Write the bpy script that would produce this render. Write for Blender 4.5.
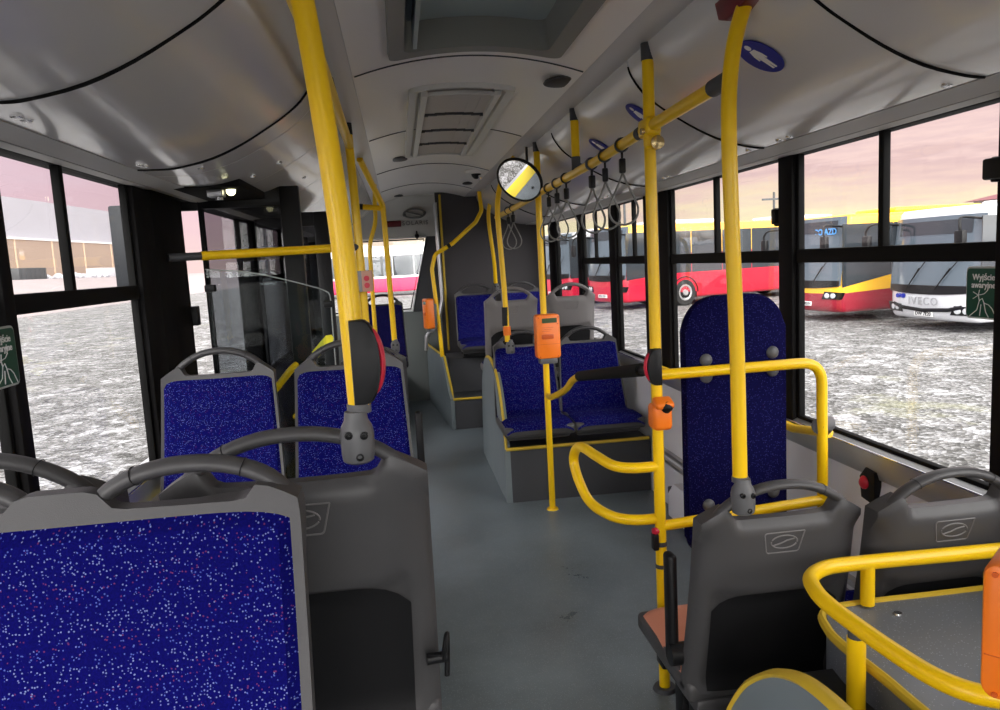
import bpy, bmesh, math, random
from mathutils import Vector, Matrix
random.seed(7)
PI = math.pi
S = bpy.context.scene
COL = S.collection
for o in list(bpy.data.objects):
    bpy.data.objects.remove(o)

# ------------------------------------------------------------------ camera
# X across the bus (+ right), Y towards its rear, Z up from the low floor
def cam_matrix(p, y, r):
    cp, sp, cy, sy, cr, sr = math.cos(p), math.sin(p), math.cos(y), math.sin(y), math.cos(r), math.sin(r)
    A = Matrix(((cy, -sy, 0), (sy, cy, 0), (0, 0, 1)))
    B = Matrix(((1, 0, 0), (0, 0, -1), (0, 1, 0))) @ A
    P = Matrix(((1, 0, 0), (0, cp, -sp), (0, sp, cp)))
    Q = Matrix(((cr, -sr, 0), (sr, cr, 0), (0, 0, 1)))
    return Q @ P @ B
Mc = cam_matrix(.1256, .1272, -.0538)
cd = bpy.data.cameras.new('camera')
cd.sensor_width = 36.0
cd.lens = 752 / 1000 * 36
cd.clip_start = .05
cd.clip_end = 800
cam = bpy.data.objects.new('camera', cd)
COL.objects.link(cam)
R3 = Matrix((Mc[0], -Mc[1], -Mc[2])).transposed()
cam.matrix_world = Matrix.Translation((0, 0, 1.45)) @ R3.to_4x4()
S.camera = cam

# ------------------------------------------------------------------ world, exposure
w = bpy.data.worlds.new('evening_sky')
S.world = w
w.use_nodes = True
N = w.node_tree.nodes
L = w.node_tree.links
N.clear()
tc = N.new('ShaderNodeTexCoord')
sx = N.new('ShaderNodeSeparateXYZ')
L.new(tc.outputs['Generated'], sx.inputs[0])
mp = N.new('ShaderNodeMapping')
mp.inputs['Scale'].default_value = (2.6, 2.6, 22.0)
L.new(tc.outputs['Generated'], mp.inputs[0])
no = N.new('ShaderNodeTexNoise')
no.inputs['Scale'].default_value = 2.2
no.inputs['Detail'].default_value = 6
no.inputs['Roughness'].default_value = .6
L.new(mp.outputs[0], no.inputs['Vector'])
ma = N.new('ShaderNodeMath')
ma.operation = 'MULTIPLY_ADD'
L.new(no.outputs['Fac'], ma.inputs[0])
ma.inputs[1].default_value = .12
L.new(sx.outputs['Z'], ma.inputs[2])
mb = N.new('ShaderNodeMath')
mb.operation = 'SUBTRACT'
L.new(ma.outputs[0], mb.inputs[0])
mb.inputs[1].default_value = .06
cr = N.new('ShaderNodeValToRGB')
L.new(mb.outputs[0], cr.inputs[0])
e = cr.color_ramp.elements
e[0].position = 0.0
e[0].color = (.88, .78, .50, 1)
e[1].position = 1.0
e[1].color = (2.0, 1.97, 1.97, 1)
for p, c in ((.028, (.90, .79, .52, 1)), (.05, (.86, .68, .52, 1)), (.07, (.80, .58, .52, 1)), (.09, (.70, .49, .48, 1)), (.105, (.84, .61, .57, 1)), (.125, (.72, .51, .51, 1)), (.145, (.84, .62, .60, 1)),
             (.17, (.74, .54, .55, 1)), (.20, (.80, .60, .60, 1)), (.34, (.85, .76, .78, 1)), (.50, (1.5, 1.45, 1.46, 1))):
    k = e.new(p)
    k.color = c
cr2 = N.new('ShaderNodeValToRGB')          # the side of the sky opposite the glow: pale pink and lavender
L.new(mb.outputs[0], cr2.inputs[0])
e = cr2.color_ramp.elements
e[0].position = 0.0
e[0].color = (.74, .52, .55, 1)
e[1].position = 1.0
e[1].color = (2.0, 1.97, 1.97, 1)
for p, c in ((.10, (.72, .50, .56, 1)), (.18, (.70, .56, .64, 1)), (.30, (.76, .70, .78, 1)), (.45, (1.5, 1.45, 1.48, 1))):
    k = e.new(p)
    k.color = c
mr = N.new('ShaderNodeMapRange')
mr.inputs['From Min'].default_value = -.35
mr.inputs['From Max'].default_value = .25
L.new(sx.outputs['X'], mr.inputs[0])
mx = N.new('ShaderNodeMix')
mx.data_type = 'RGBA'
L.new(mr.outputs[0], mx.inputs['Factor'])
L.new(cr2.outputs[0], mx.inputs['A'])
L.new(cr.outputs[0], mx.inputs['B'])
bg = N.new('ShaderNodeBackground')
bg.inputs['Strength'].default_value = 1.0
# the sky ahead of the bus (behind the viewer) is the bright, open side
bk = N.new('ShaderNodeMapRange')
bk.inputs['From Min'].default_value = -.1
bk.inputs['From Max'].default_value = -.9
bk.inputs['To Min'].default_value = 0.
bk.inputs['To Max'].default_value = 1.
L.new(sx.outputs['Y'], bk.inputs[0])
mx2 = N.new('ShaderNodeMix')
mx2.data_type = 'RGBA'
L.new(bk.outputs[0], mx2.inputs['Factor'])
L.new(mx.outputs['Result'], mx2.inputs['A'])
mx2.inputs['B'].default_value = (6.3, 6.15, 6.0, 1)
L.new(mx2.outputs['Result'], bg.inputs[0])
wo = N.new('ShaderNodeOutputWorld')
L.new(bg.outputs[0], wo.inputs[0])

sd = bpy.data.lights.new('low_sun', 'SUN')     # a weak low sun behind thin cloud
sd.energy = 1.5
sd.angle = math.radians(18)
sd.color = (1, .9, .78)
sun = bpy.data.objects.new('low_sun', sd)
COL.objects.link(sun)
sun.rotation_euler = Vector((.06, .9, -.42)).to_track_quat('-Z', 'Y').to_euler()

S.view_settings.view_transform = 'Standard'
S.view_settings.look = 'None'
S.view_settings.exposure = 0.40
S.view_settings.gamma = 1.0
S.view_settings.use_curve_mapping = False
S.cycles.max_bounces = 14
S.cycles.diffuse_bounces = 6
S.cycles.glossy_bounces = 5
S.cycles.transparent_max_bounces = 24
S.cycles.caustics_reflective = False

# ------------------------------------------------------------------ materials
def mat(name, col, rough=.5, metal=0., spec=.4, coat=0., bump=0., bscale=200., var=0., vscale=6.):
    m = bpy.data.materials.new(name)
    m.use_nodes = True
    n = m.node_tree.nodes
    l = m.node_tree.links
    b = n['Principled BSDF']
    b.inputs['Base Color'].default_value = (*col, 1)
    b.inputs['Roughness'].default_value = rough
    b.inputs['Metallic'].default_value = metal
    b.inputs['Specular IOR Level'].default_value = spec
    b.inputs['Coat Weight'].default_value = coat
    b.inputs['Coat Roughness'].default_value = .08
    t = n.new('ShaderNodeTexCoord')
    if var:
        q = n.new('ShaderNodeTexNoise')
        q.inputs['Scale'].default_value = vscale
        q.inputs['Detail'].default_value = 5
        l.new(t.outputs['Object'], q.inputs['Vector'])
        r = n.new('ShaderNodeMapRange')
        r.inputs['To Min'].default_value = 1 - var
        r.inputs['To Max'].default_value = 1 + var
        l.new(q.outputs['Fac'], r.inputs[0])
        h = n.new('ShaderNodeVectorMath')
        h.operation = 'SCALE'
        h.inputs[0].default_value = col
        l.new(r.outputs[0], h.inputs['Scale'])
        l.new(h.outputs[0], b.inputs['Base Color'])
        r2 = n.new('ShaderNodeMapRange')
        r2.inputs['To Min'].default_value = max(rough - .08, 0)
        r2.inputs['To Max'].default_value = min(rough + .08, 1)
        l.new(q.outputs['Fac'], r2.inputs[0])
        l.new(r2.outputs[0], b.inputs['Roughness'])
    if bump:
        q = n.new('ShaderNodeTexNoise')
        q.inputs['Scale'].default_value = bscale
        q.inputs['Detail'].default_value = 3
        l.new(t.outputs['Object'], q.inputs['Vector'])
        bp = n.new('ShaderNodeBump')
        bp.inputs['Strength'].default_value = bump
        bp.inputs['Distance'].default_value = .002
        l.new(q.outputs['Fac'], bp.inputs['Height'])
        l.new(bp.outputs[0], b.inputs['Normal'])
    return m

def glass(name, tint, fres=.06, rough=0.):
    m = bpy.data.materials.new(name)
    m.use_nodes = True
    n = m.node_tree.nodes
    l = m.node_tree.links
    n.clear()
    t = n.new('ShaderNodeBsdfTransparent')
    t.inputs[0].default_value = (*tint, 1)
    g = n.new('ShaderNodeBsdfGlossy')
    g.inputs['Roughness'].default_value = rough
    f = n.new('ShaderNodeLayerWeight')
    f.inputs['Blend'].default_value = .5
    pw = n.new('ShaderNodeMath')
    pw.operation = 'POWER'
    l.new(f.outputs['Facing'], pw.inputs[0])
    pw.inputs[1].default_value = 4.5
    mu = n.new('ShaderNodeMath')
    mu.operation = 'MULTIPLY_ADD'
    mu.inputs[1].default_value = .45
    mu.inputs[2].default_value = fres * .5
    l.new(pw.outputs[0], mu.inputs[0])
    x = n.new('ShaderNodeMixShader')
    l.new(mu.outputs[0], x.inputs[0])
    l.new(t.outputs[0], x.inputs[1])
    l.new(g.outputs[0], x.inputs[2])
    o = n.new('ShaderNodeOutputMaterial')
    l.new(x.outputs[0], o.inputs[0])
    return m

def fabric(name, base, dots, scale=85., thr=.30, amount=.5):
    """woven upholstery with scattered small coloured flecks"""
    m = bpy.data.materials.new(name)
    m.use_nodes = True
    n = m.node_tree.nodes
    l = m.node_tree.links
    b = n['Principled BSDF']
    b.inputs['Roughness'].default_value = .92
    b.inputs['Specular IOR Level'].default_value = .04
    t = n.new('ShaderNodeTexCoord')
    mpg = n.new('ShaderNodeMapping')
    mpg.inputs['Scale'].default_value = (1, .35, 1)
    l.new(t.outputs['Object'], mpg.inputs[0])
    v = n.new('ShaderNodeTexVoronoi')
    v.inputs['Scale'].default_value = scale
    l.new(mpg.outputs[0], v.inputs['Vector'])
    c = n.new('ShaderNodeMath')
    c.operation = 'LESS_THAN'
    c.inputs[1].default_value = thr
    l.new(v.outputs['Distance'], c.inputs[0])
    sp = n.new('ShaderNodeSeparateColor')
    l.new(v.outputs['Color'], sp.inputs[0])
    k = n.new('ShaderNodeMath')
    k.operation = 'LESS_THAN'
    k.inputs[1].default_value = amount
    l.new(sp.outputs['Red'], k.inputs[0])
    a = n.new('ShaderNodeMath')
    a.operation = 'MULTIPLY'
    l.new(c.outputs[0], a.inputs[0])
    l.new(k.outputs[0], a.inputs[1])
    r = n.new('ShaderNodeValToRGB')
    r.color_ramp.interpolation = 'CONSTANT'
    e = r.color_ramp.elements
    e[0].position = 0
    e[0].color = (*dots[0], 1)
    e[1].position = .55
    e[1].color = (*dots[1], 1)
    z = e.new(.85)
    z.color = (*dots[2], 1)
    l.new(sp.outputs['Green'], r.inputs[0])
    q = n.new('ShaderNodeTexNoise')
    q.inputs['Scale'].default_value = 320
    l.new(t.outputs['Object'], q.inputs['Vector'])
    hs = n.new('ShaderNodeMapRange')
    hs.inputs['To Min'].default_value = .6
    hs.inputs['To Max'].default_value = 1.4
    l.new(q.outputs['Fac'], hs.inputs[0])
    vm = n.new('ShaderNodeVectorMath')
    vm.operation = 'SCALE'
    vm.inputs[0].default_value = base
    l.new(hs.outputs[0], vm.inputs['Scale'])
    x = n.new('ShaderNodeMix')
    x.data_type = 'RGBA'
    l.new(a.outputs[0], x.inputs['Factor'])
    l.new(vm.outputs[0], x.inputs['A'])
    l.new(r.outputs[0], x.inputs['B'])
    l.new(x.outputs['Result'], b.inputs['Base Color'])
    bp = n.new('ShaderNodeBump')
    bp.inputs['Strength'].default_value = .3
    bp.inputs['Distance'].default_value = .001
    l.new(q.outputs['Fac'], bp.inputs['Height'])
    l.new(bp.outputs[0], b.inputs['Normal'])
    return m

def speckle(name, base, fleck, scale, thr, rough, amount=.5, var=.12):
    m = mat(name, base, rough)
    n = m.node_tree.nodes
    l = m.node_tree.links
    b = n['Principled BSDF']
    t = n.new('ShaderNodeTexCoord')
    v = n.new('ShaderNodeTexVoronoi')
    v.inputs['Scale'].default_value = scale
    l.new(t.outputs['Object'], v.inputs['Vector'])
    c = n.new('ShaderNodeMath')
    c.operation = 'LESS_THAN'
    c.inputs[1].default_value = thr
    l.new(v.outputs['Distance'], c.inputs[0])
    sp = n.new('ShaderNodeSeparateColor')
    l.new(v.outputs['Color'], sp.inputs[0])
    k = n.new('ShaderNodeMath')
    k.operation = 'LESS_THAN'
    k.inputs[1].default_value = amount
    l.new(sp.outputs['Red'], k.inputs[0])
    a = n.new('ShaderNodeMath')
    a.operation = 'MULTIPLY'
    l.new(c.outputs[0], a.inputs[0])
    l.new(k.outputs[0], a.inputs[1])
    q = n.new('ShaderNodeTexNoise')
    q.inputs['Scale'].default_value = 2.3
    q.inputs['Detail'].default_value = 7
    q.inputs['Roughness'].default_value = .65
    l.new(t.outputs['Object'], q.inputs['Vector'])
    hs = n.new('ShaderNodeMapRange')
    hs.inputs['From Min'].default_value = .3
    hs.inputs['From Max'].default_value = .7
    hs.inputs['To Min'].default_value = 1 - var
    hs.inputs['To Max'].default_value = 1 + var
    l.new(q.outputs['Fac'], hs.inputs[0])
    vm = n.new('ShaderNodeVectorMath')
    vm.operation = 'SCALE'
    vm.inputs[0].default_value = base
    l.new(hs.outputs[0], vm.inputs['Scale'])
    x = n.new('ShaderNodeMix')
    x.data_type = 'RGBA'
    l.new(a.outputs[0], x.inputs['Factor'])
    l.new(vm.outputs[0], x.inputs['A'])
    x.inputs['B'].default_value = (*fleck, 1)
    l.new(x.outputs['Result'], b.inputs['Base Color'])
    h2 = n.new('ShaderNodeMapRange')
    h2.inputs['From Min'].default_value = .3
    h2.inputs['From Max'].default_value = .7
    h2.inputs['To Min'].default_value = rough - .1
    h2.inputs['To Max'].default_value = rough + .12
    l.new(q.outputs['Fac'], h2.inputs[0])
    l.new(h2.outputs[0], b.inputs['Roughness'])
    return m

def gravel():
    m = mat('gravel_stones', (.4, .4, .4), .95)
    n = m.node_tree.nodes
    l = m.node_tree.links
    b = n['Principled BSDF']
    t = n.new('ShaderNodeTexCoord')
    def noise(sc, det=4, ro=.6):
        q = n.new('ShaderNodeTexNoise')
        q.inputs['Scale'].default_value = sc
        q.inputs['Detail'].default_value = det
        q.inputs['Roughness'].default_value = ro
        l.new(t.outputs['Object'], q.inputs['Vector'])
        return q
    def ramp(src, pts):
        r = n.new('ShaderNodeValToRGB')
        l.new(src, r.inputs[0])
        e = r.color_ramp.elements
        e[0].position, e[0].color = pts[0][0], (*pts[0][1], 1)
        e[1].position, e[1].color = pts[-1][0], (*pts[-1][1], 1)
        for p, c in pts[1:-1]:
            k = e.new(p)
            k.color = (*c, 1)
        return r
    def mix(f, a, c, mode='MIX'):
        x = n.new('ShaderNodeMix')
        x.data_type = 'RGBA'
        x.blend_type = mode
        if isinstance(f, float):
            x.inputs['Factor'].default_value = f
        else:
            l.new(f, x.inputs['Factor'])
        l.new(a, x.inputs['A'])
        if isinstance(c, tuple):
            x.inputs['B'].default_value = (*c, 1)
        else:
            l.new(c, x.inputs['B'])
        return x.outputs['Result']
    v = n.new('ShaderNodeTexVoronoi')
    v.inputs['Scale'].default_value = 24
    l.new(t.outputs['Object'], v.inputs['Vector'])
    sp = n.new('ShaderNodeSeparateColor')
    l.new(v.outputs['Color'], sp.inputs[0])
    stones = ramp(sp.outputs['Red'], [(0, (.04, .04, .038)), (.35, (.13, .125, .12)), (.65, (.26, .255, .25)), (1, (.56, .56, .58))])
    v2 = n.new('ShaderNodeTexVoronoi')
    v2.inputs['Scale'].default_value = 6
    l.new(t.outputs['Object'], v2.inputs['Vector'])
    sp2 = n.new('ShaderNodeSeparateColor')
    l.new(v2.outputs['Color'], sp2.inputs[0])
    big = ramp(sp2.outputs['Green'], [(0, (.07, .07, .066)), (.5, (.17, .165, .16)), (.8, (.29, .29, .29)), (1, (.62, .62, .64))])
    c1 = mix(.45, stones.outputs[0], big.outputs[0])
    q1 = noise(1.1, 10, .75)
    patch = ramp(q1.outputs['Fac'], [(.36, (.60, .59, .58)), (.50, (.92, .92, .92)), (.64, (1.4, 1.4, 1.42))])
    c2 = mix(1.0, c1, patch.outputs[0], 'MULTIPLY')
    q2 = noise(.55, 8, .7)
    gr = ramp(q2.outputs['Fac'], [(.58, (0, 0, 0)), (.68, (.7, .7, .7))])
    c3 = mix(gr.outputs[0], c2, (.22, .22, .13))
    l.new(c3, b.inputs['Base Color'])
    bp = n.new('ShaderNodeBump')
    bp.inputs['Strength'].default_value = .7
    bp.inputs['Distance'].default_value = .05
    l.new(v.outputs['Distance'], bp.inputs['Height'])
    l.new(bp.outputs[0], b.inputs['Normal'])
    return m

def two_tone(name, low, high, z0, slope=0., x_mid=0., rough=.3):
    """paint whose lower and upper colours meet along a line on the bodywork"""
    m = mat(name, low, rough, coat=.5)
    n = m.node_tree.nodes
    l = m.node_tree.links
    b = n['Principled BSDF']
    t = n.new('ShaderNodeTexCoord')
    s = n.new('ShaderNodeSeparateXYZ')
    l.new(t.outputs['Object'], s.inputs[0])
    a = n.new('ShaderNodeMath')
    a.operation = 'MULTIPLY_ADD'
    l.new(s.outputs['X'], a.inputs[0])
    a.inputs[1].default_value = slope
    l.new(s.outputs['Z'], a.inputs[2])
    g = n.new('ShaderNodeMath')
    g.operation = 'GREATER_THAN'
    l.new(a.outputs[0], g.inputs[0])
    g.inputs[1].default_value = z0
    x = n.new('ShaderNodeMix')
    x.data_type = 'RGBA'
    l.new(g.outputs[0], x.inputs['Factor'])
    x.inputs['A'].default_value = (*low, 1)
    x.inputs['B'].default_value = (*high, 1)
    l.new(x.outputs['Result'], b.inputs['Base Color'])
    return m

YEL = mat('yellow_powder_coat', (.92, .57, .004), .33, spec=.35, coat=.12)
SHELL = mat('grey_seat_plastic', (.058, .056, .058), .42, bump=.15, bscale=700)
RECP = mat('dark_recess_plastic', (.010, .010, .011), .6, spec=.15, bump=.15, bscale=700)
SHELL2 = mat('light_grey_seat_plastic', (.16, .15, .15), .45, bump=.15, bscale=700)
FAB = fabric('blue_flecked_upholstery', (.003, .0028, .086), ((.125, .15, .36), (.06, .085, .34), (.10, .022, .10)), 250., .30, .60)
FABD = fabric('dark_blue_flecked_upholstery', (.0045, .004, .040), ((.025, .025, .12), (.025, .03, .14), (.05, .015, .06)), 190., .33, .5)
ORL = mat('salmon_vinyl', (.62, .24, .15), .5, bump=.1, bscale=500)
BLK = mat('black_plastic', (.007, .007, .008), .45, spec=.25)
BLKR = mat('black_rubber', (.005, .005, .005), .7, spec=.15)
PIL = mat('black_pillar_lining', (.006, .0055, .006), .7, spec=.15, var=.1)
GRYP = mat('grey_clamp_plastic', (.10, .10, .105), .4)
DGRY = mat('dark_grey_lining', (.055, .056, .062), .6, var=.08, vscale=3)
TOWER = mat('engine_tower_lining', (.050, .046, .050), .65, var=.06)
CEIL = mat('ceiling_laminate', (.82, .80, .78), .33, spec=.4, coat=.12)
COVE = mat('cove_laminate', (.66, .645, .635), .22, spec=.5, coat=.35, var=.03, vscale=2)
BEAM = mat('beam_grey', (.50, .49, .50), .38)
RAILM = mat('cove_rail_grey', (.42, .41, .40), .55, spec=.2)
WALLP = mat('wall_panel_grey', (.78, .79, .83), .4, var=.03)
SILL = mat('brushed_sill', (.50, .50, .51), .3, metal=.6)
FLOOR = speckle('speckled_grey_vinyl', (.155, .185, .205), (.30, .33, .35), 230., .28, .36, .35, .25)
PODF = speckle('speckled_podium_vinyl', (.155, .165, .185), (.34, .36, .40), 200., .26, .38, .25, .08)
PODS = mat('podium_side_vinyl', (.17, .20, .215), .5, var=.06)
ORG = mat('orange_plastic', (.90, .20, .015), .32)
ORGD = mat('dark_orange_plastic', (.62, .10, .01), .35)
RED = mat('red_plastic', (.60, .02, .05), .3)
MAR = mat('maroon_plastic', (.16, .012, .02), .4)
CHR = mat('chrome', (.75, .75, .76), .18, metal=1)
STL = mat('dull_steel', (.35, .35, .36), .35, metal=.8)
MIR = mat('mirror_silver', (.95, .95, .95), .0, metal=1)
LCD = mat('lcd_screen', (.07, .10, .05), .15)
WHT = mat('white_print', (.85, .85, .85), .5)
BLUE = mat('blue_sticker', (.01, .02, .30), .35)
GRN = mat('dark_green_sign', (.004, .075, .045), .4)
STRAP = mat('grey_strap', (.22, .22, .21), .55)
YSTR = mat('yellow_threshold_vinyl', (.80, .62, .03), .5)
EDGE = mat('yellow_edge_strip', (.62, .42, .03), .45)
PANE = glass('window_glass', (.975, .98, .98), .05)
DGLASS = glass('tinted_door_glass', (.50, .50, .52), .05)
CGLASS = glass('clear_screen_glass', (.86, .90, .90), .03)
GRAV = gravel()
LAMPG = None

# ------------------------------------------------------------------ mesh helpers
def finish(name, bm, m, parent=None, smooth=True, angle=40):
    bmesh.ops.recalc_face_normals(bm, faces=bm.faces)
    me = bpy.data.meshes.new(name)
    bm.to_mesh(me)
    bm.free()
    if isinstance(m, (list, tuple)):
        for k in m:
            me.materials.append(k)
    else:
        me.materials.append(m)
    if smooth:
        me.polygons.foreach_set('use_smooth', [True] * len(me.polygons))
        try:
            me.set_sharp_from_angle(angle=math.radians(angle))
        except Exception:
            pass
    o = bpy.data.objects.new(name, me)
    COL.objects.link(o)
    if parent is not None:
        o.parent = parent
        if parent.get('world_build'):
            off = root_offset(parent)
            me.transform(Matrix.Translation(-off))
    return o

def root_offset(p):
    v = Vector(p.location)
    if p.parent is not None:
        v = v + root_offset(p.parent)
    return v

def tag(o, label=None, cat=None, group=None, kind=None):
    if label:
        o['label'] = label
    if cat:
        o['category'] = cat
    if group:
        o['group'] = group
    if kind:
        o['kind'] = kind
    return o

WB = []
def thing(name, label, cat, loc=(0, 0, 0), rz=0, group=None, world=True):
    """an Empty at the thing's base; with world=True its parts are given in bus coordinates"""
    o = bpy.data.objects.new(name, None)
    o.empty_display_size = .1
    COL.objects.link(o)
    o.location = loc
    o.rotation_euler = (0, 0, rz)
    tag(o, label, cat, group)
    if world:
        o['world_build'] = 1
        WB.append(o)
    return o

def sroot(name, loc=(0, 0, 0)):
    o = thing(name, None, None, loc)
    o['kind'] = 'structure'
    return o

def box(bm, x0, x1, y0, y1, z0, z1, bev=0., seg=2):
    vs = [bm.verts.new(p) for p in ((x0, y0, z0), (x1, y0, z0), (x1, y1, z0), (x0, y1, z0), (x0, y0, z1), (x1, y0, z1), (x1, y1, z1), (x0, y1, z1))]
    fs = [bm.faces.new([vs[i] for i in f]) for f in ((3, 2, 1, 0), (4, 5, 6, 7), (0, 1, 5, 4), (1, 2, 6, 5), (2, 3, 7, 6), (3, 0, 4, 7))]
    if bev:
        es = list({e for f in fs for e in f.edges})
        bmesh.ops.bevel(bm, geom=es, offset=bev, segments=seg, profile=.5, affect='EDGES')
    return vs

def BX(*a, **k):
    bm = bmesh.new()
    box(bm, *a, **k)
    return bm

def obox(bm, c, ax, ay, az, hx, hy, hz, bev=0., seg=2):
    """box with its own axes"""
    c = Vector(c)
    ax, ay, az = Vector(ax).normalized(), Vector(ay).normalized(), Vector(az).normalized()
    b2 = bmesh.new()
    box(b2, -hx, hx, -hy, hy, -hz, hz, bev, seg)
    M = Matrix((ax, ay, az)).transposed().to_4x4()
    M.translation = c
    bmesh.ops.transform(b2, matrix=M, verts=b2.verts)
    merge(bm, b2)

def merge(bm, b2):
    me = bpy.data.meshes.new('tmp')
    b2.to_mesh(me)
    b2.free()
    bm.from_mesh(me)
    bpy.data.meshes.remove(me)

def fillet(pts, r, seg=7):
    pts = [Vector(p) for p in pts]
    if r <= 0 or len(pts) < 3:
        return pts
    out = [pts[0]]
    for i in range(1, len(pts) - 1):
        a, b, c = pts[i - 1], pts[i], pts[i + 1]
        u, v = (a - b), (c - b)
        lu, lv = u.length, v.length
        u.normalize()
        v.normalize()
        ang = u.angle(v)
        if ang > PI - .03:
            out.append(b)
            continue
        d = min(r / math.tan(ang / 2), lu * .49, lv * .49)
        p0, p1 = b + u * d, b + v * d
        for k in range(seg + 1):
            t = k / seg
            out.append(p0 * (1 - t) ** 2 + b * 2 * t * (1 - t) + p1 * t * t)
    out.append(pts[-1])
    return out

def spline(pts, n=8):
    """Catmull-Rom through the points"""
    P = [Vector(p) for p in pts]
    P = [P[0] * 2 - P[1]] + P + [P[-1] * 2 - P[-2]]
    out = []
    for i in range(1, len(P) - 2):
        for k in range(n):
            t = k / n
            out.append(.5 * ((2 * P[i]) + (P[i + 1] - P[i - 1]) * t + (2 * P[i - 1] - 5 * P[i] + 4 * P[i + 1] - P[i + 2]) * t * t
                             + (3 * P[i] - P[i - 1] - 3 * P[i + 1] + P[i + 2]) * t ** 3))
    out.append(P[-2])
    return out

def sweep(bm, path, ra, rb=None, n=14, up=(0, 0, 1), closed=False, caps=True, rs=None):
    """sweep an ellipse (ra sideways, rb along up) along the path"""
    rb = rb or ra
    path = [Vector(p) for p in path]
    k = len(path)
    rings = []
    pn = None
    for i, p in enumerate(path):
        if closed:
            t = path[(i + 1) % k] - path[i - 1]
        else:
            t = path[min(i + 1, k - 1)] - path[max(i - 1, 0)]
        t.normalize()
        if pn is None:
            u = Vector(up)
            if abs(u.dot(t)) > .95:
                u = Vector((1, 0, 0)) if abs(t.x) < .9 else Vector((0, 1, 0))
            nn = (u - t * u.dot(t)).normalized()
        else:
            nn = (pn - t * pn.dot(t)).normalized()
        pn = nn
        s = t.cross(nn)
        f = rs[i] if rs else 1.
        rings.append([bm.verts.new(p + s * math.cos(2 * PI * j / n) * ra * f + nn * math.sin(2 * PI * j / n) * rb * f) for j in range(n)])
    m = k if closed else k - 1
    for i in range(m):
        a, b = rings[i], rings[(i + 1) % k]
        for j in range(n):
            bm.faces.new((a[j], a[(j + 1) % n], b[(j + 1) % n], b[j]))
    if caps and not closed:
        bm.faces.new(rings[0][::-1])
        bm.faces.new(rings[-1])

def TUBE(pts, r=.0175, fil=0., n=16, rb=None, closed=False, up=(0, 0, 1)):
    bm = bmesh.new()
    sweep(bm, fillet(pts, fil) if fil else pts, r, rb, n, up, closed)
    return bm

def cyl(bm, a, b, r, r2=None, n=20):
    a, b = Vector(a), Vector(b)
    r2 = r if r2 is None else r2
    d = (b - a).normalized()
    u = Vector((0, 0, 1)) if abs(d.z) < .9 else Vector((1, 0, 0))
    s = d.cross(u).normalized()
    w = s.cross(d)
    A = [bm.verts.new(a + (s * math.cos(2 * PI * j / n) + w * math.sin(2 * PI * j / n)) * r) for j in range(n)]
    B = [bm.verts.new(b + (s * math.cos(2 * PI * j / n) + w * math.sin(2 * PI * j / n)) * r2) for j in range(n)]
    for j in range(n):
        bm.faces.new((A[j], A[(j + 1) % n], B[(j + 1) % n], B[j]))
    bm.faces.new(A[::-1])
    bm.faces.new(B)

def CYL(*a, **k):
    bm = bmesh.new()
    cyl(bm, *a, **k)
    return bm

def lathe(bm, o, d, prof, n=28):
    """revolve (radius, distance along d) about the axis through o"""
    o, d = Vector(o), Vector(d).normalized()
    u = Vector((0, 0, 1)) if abs(d.z) < .9 else Vector((1, 0, 0))
    s = d.cross(u).normalized()
    w = s.cross(d)
    rings = []
    for r, h in prof:
        if r < 1e-5:
            rings.append([bm.verts.new(o + d * h)])
        else:
            rings.append([bm.verts.new(o + d * h + (s * math.cos(2 * PI * j / n) + w * math.sin(2 * PI * j / n)) * r) for j in range(n)])
    for a, b in zip(rings, rings[1:]):
        for j in range(n):
            k = (j + 1) % n
            if len(a) == 1 and len(b) == 1:
                continue
            if len(a) == 1:
                bm.faces.new((a[0], b[k], b[j]))
            elif len(b) == 1:
                bm.faces.new((a[j], a[k], b[0]))
            else:
                bm.faces.new((a[j], a[k], b[k], b[j]))
    if len(rings[0]) > 1:
        bm.faces.new(rings[0][::-1])
    if len(rings[-1]) > 1:
        bm.faces.new(rings[-1])

def prism(bm, poly, fixed, a, b, axis='x', bev=0., seg=2):
    """extrude a polygon given in the two other axes from a to b along axis"""
    def P(p, t):
        if axis == 'x':
            return (t, p[0], p[1])
        if axis == 'y':
            return (p[0], t, p[1])
        return (p[0], p[1], t)
    A = [bm.verts.new(P(p, a)) for p in poly]
    B = [bm.verts.new(P(p, b)) for p in poly]
    n = len(poly)
    fs = [bm.faces.new((A[j], A[(j + 1) % n], B[(j + 1) % n], B[j])) for j in range(n)]
    fs.append(bm.faces.new(A[::-1]))
    fs.append(bm.faces.new(B))
    if bev:
        es = list({e for f in fs[-2:] for e in f.edges})
        bmesh.ops.bevel(bm, geom=es, offset=bev, segments=seg, profile=.5, affect='EDGES')

def PRISM(poly, a, b, axis='x', bev=0.):
    bm = bmesh.new()
    prism(bm, poly, None, a, b, axis, bev)
    return bm

def rrect(cx, cy, w, h, r, n=5):
    out = []
    for sx_, sy_, a0 in ((1, 1, 0), (-1, 1, 90), (-1, -1, 180), (1, -1, 270)):
        for k in range(n + 1):
            a = math.radians(a0 + 90 * k / n)
            out.append((cx + sx_ * (w / 2 - r) + r * math.cos(a), cy + sy_ * (h / 2 - r) + r * math.sin(a)))
    return out

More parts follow.
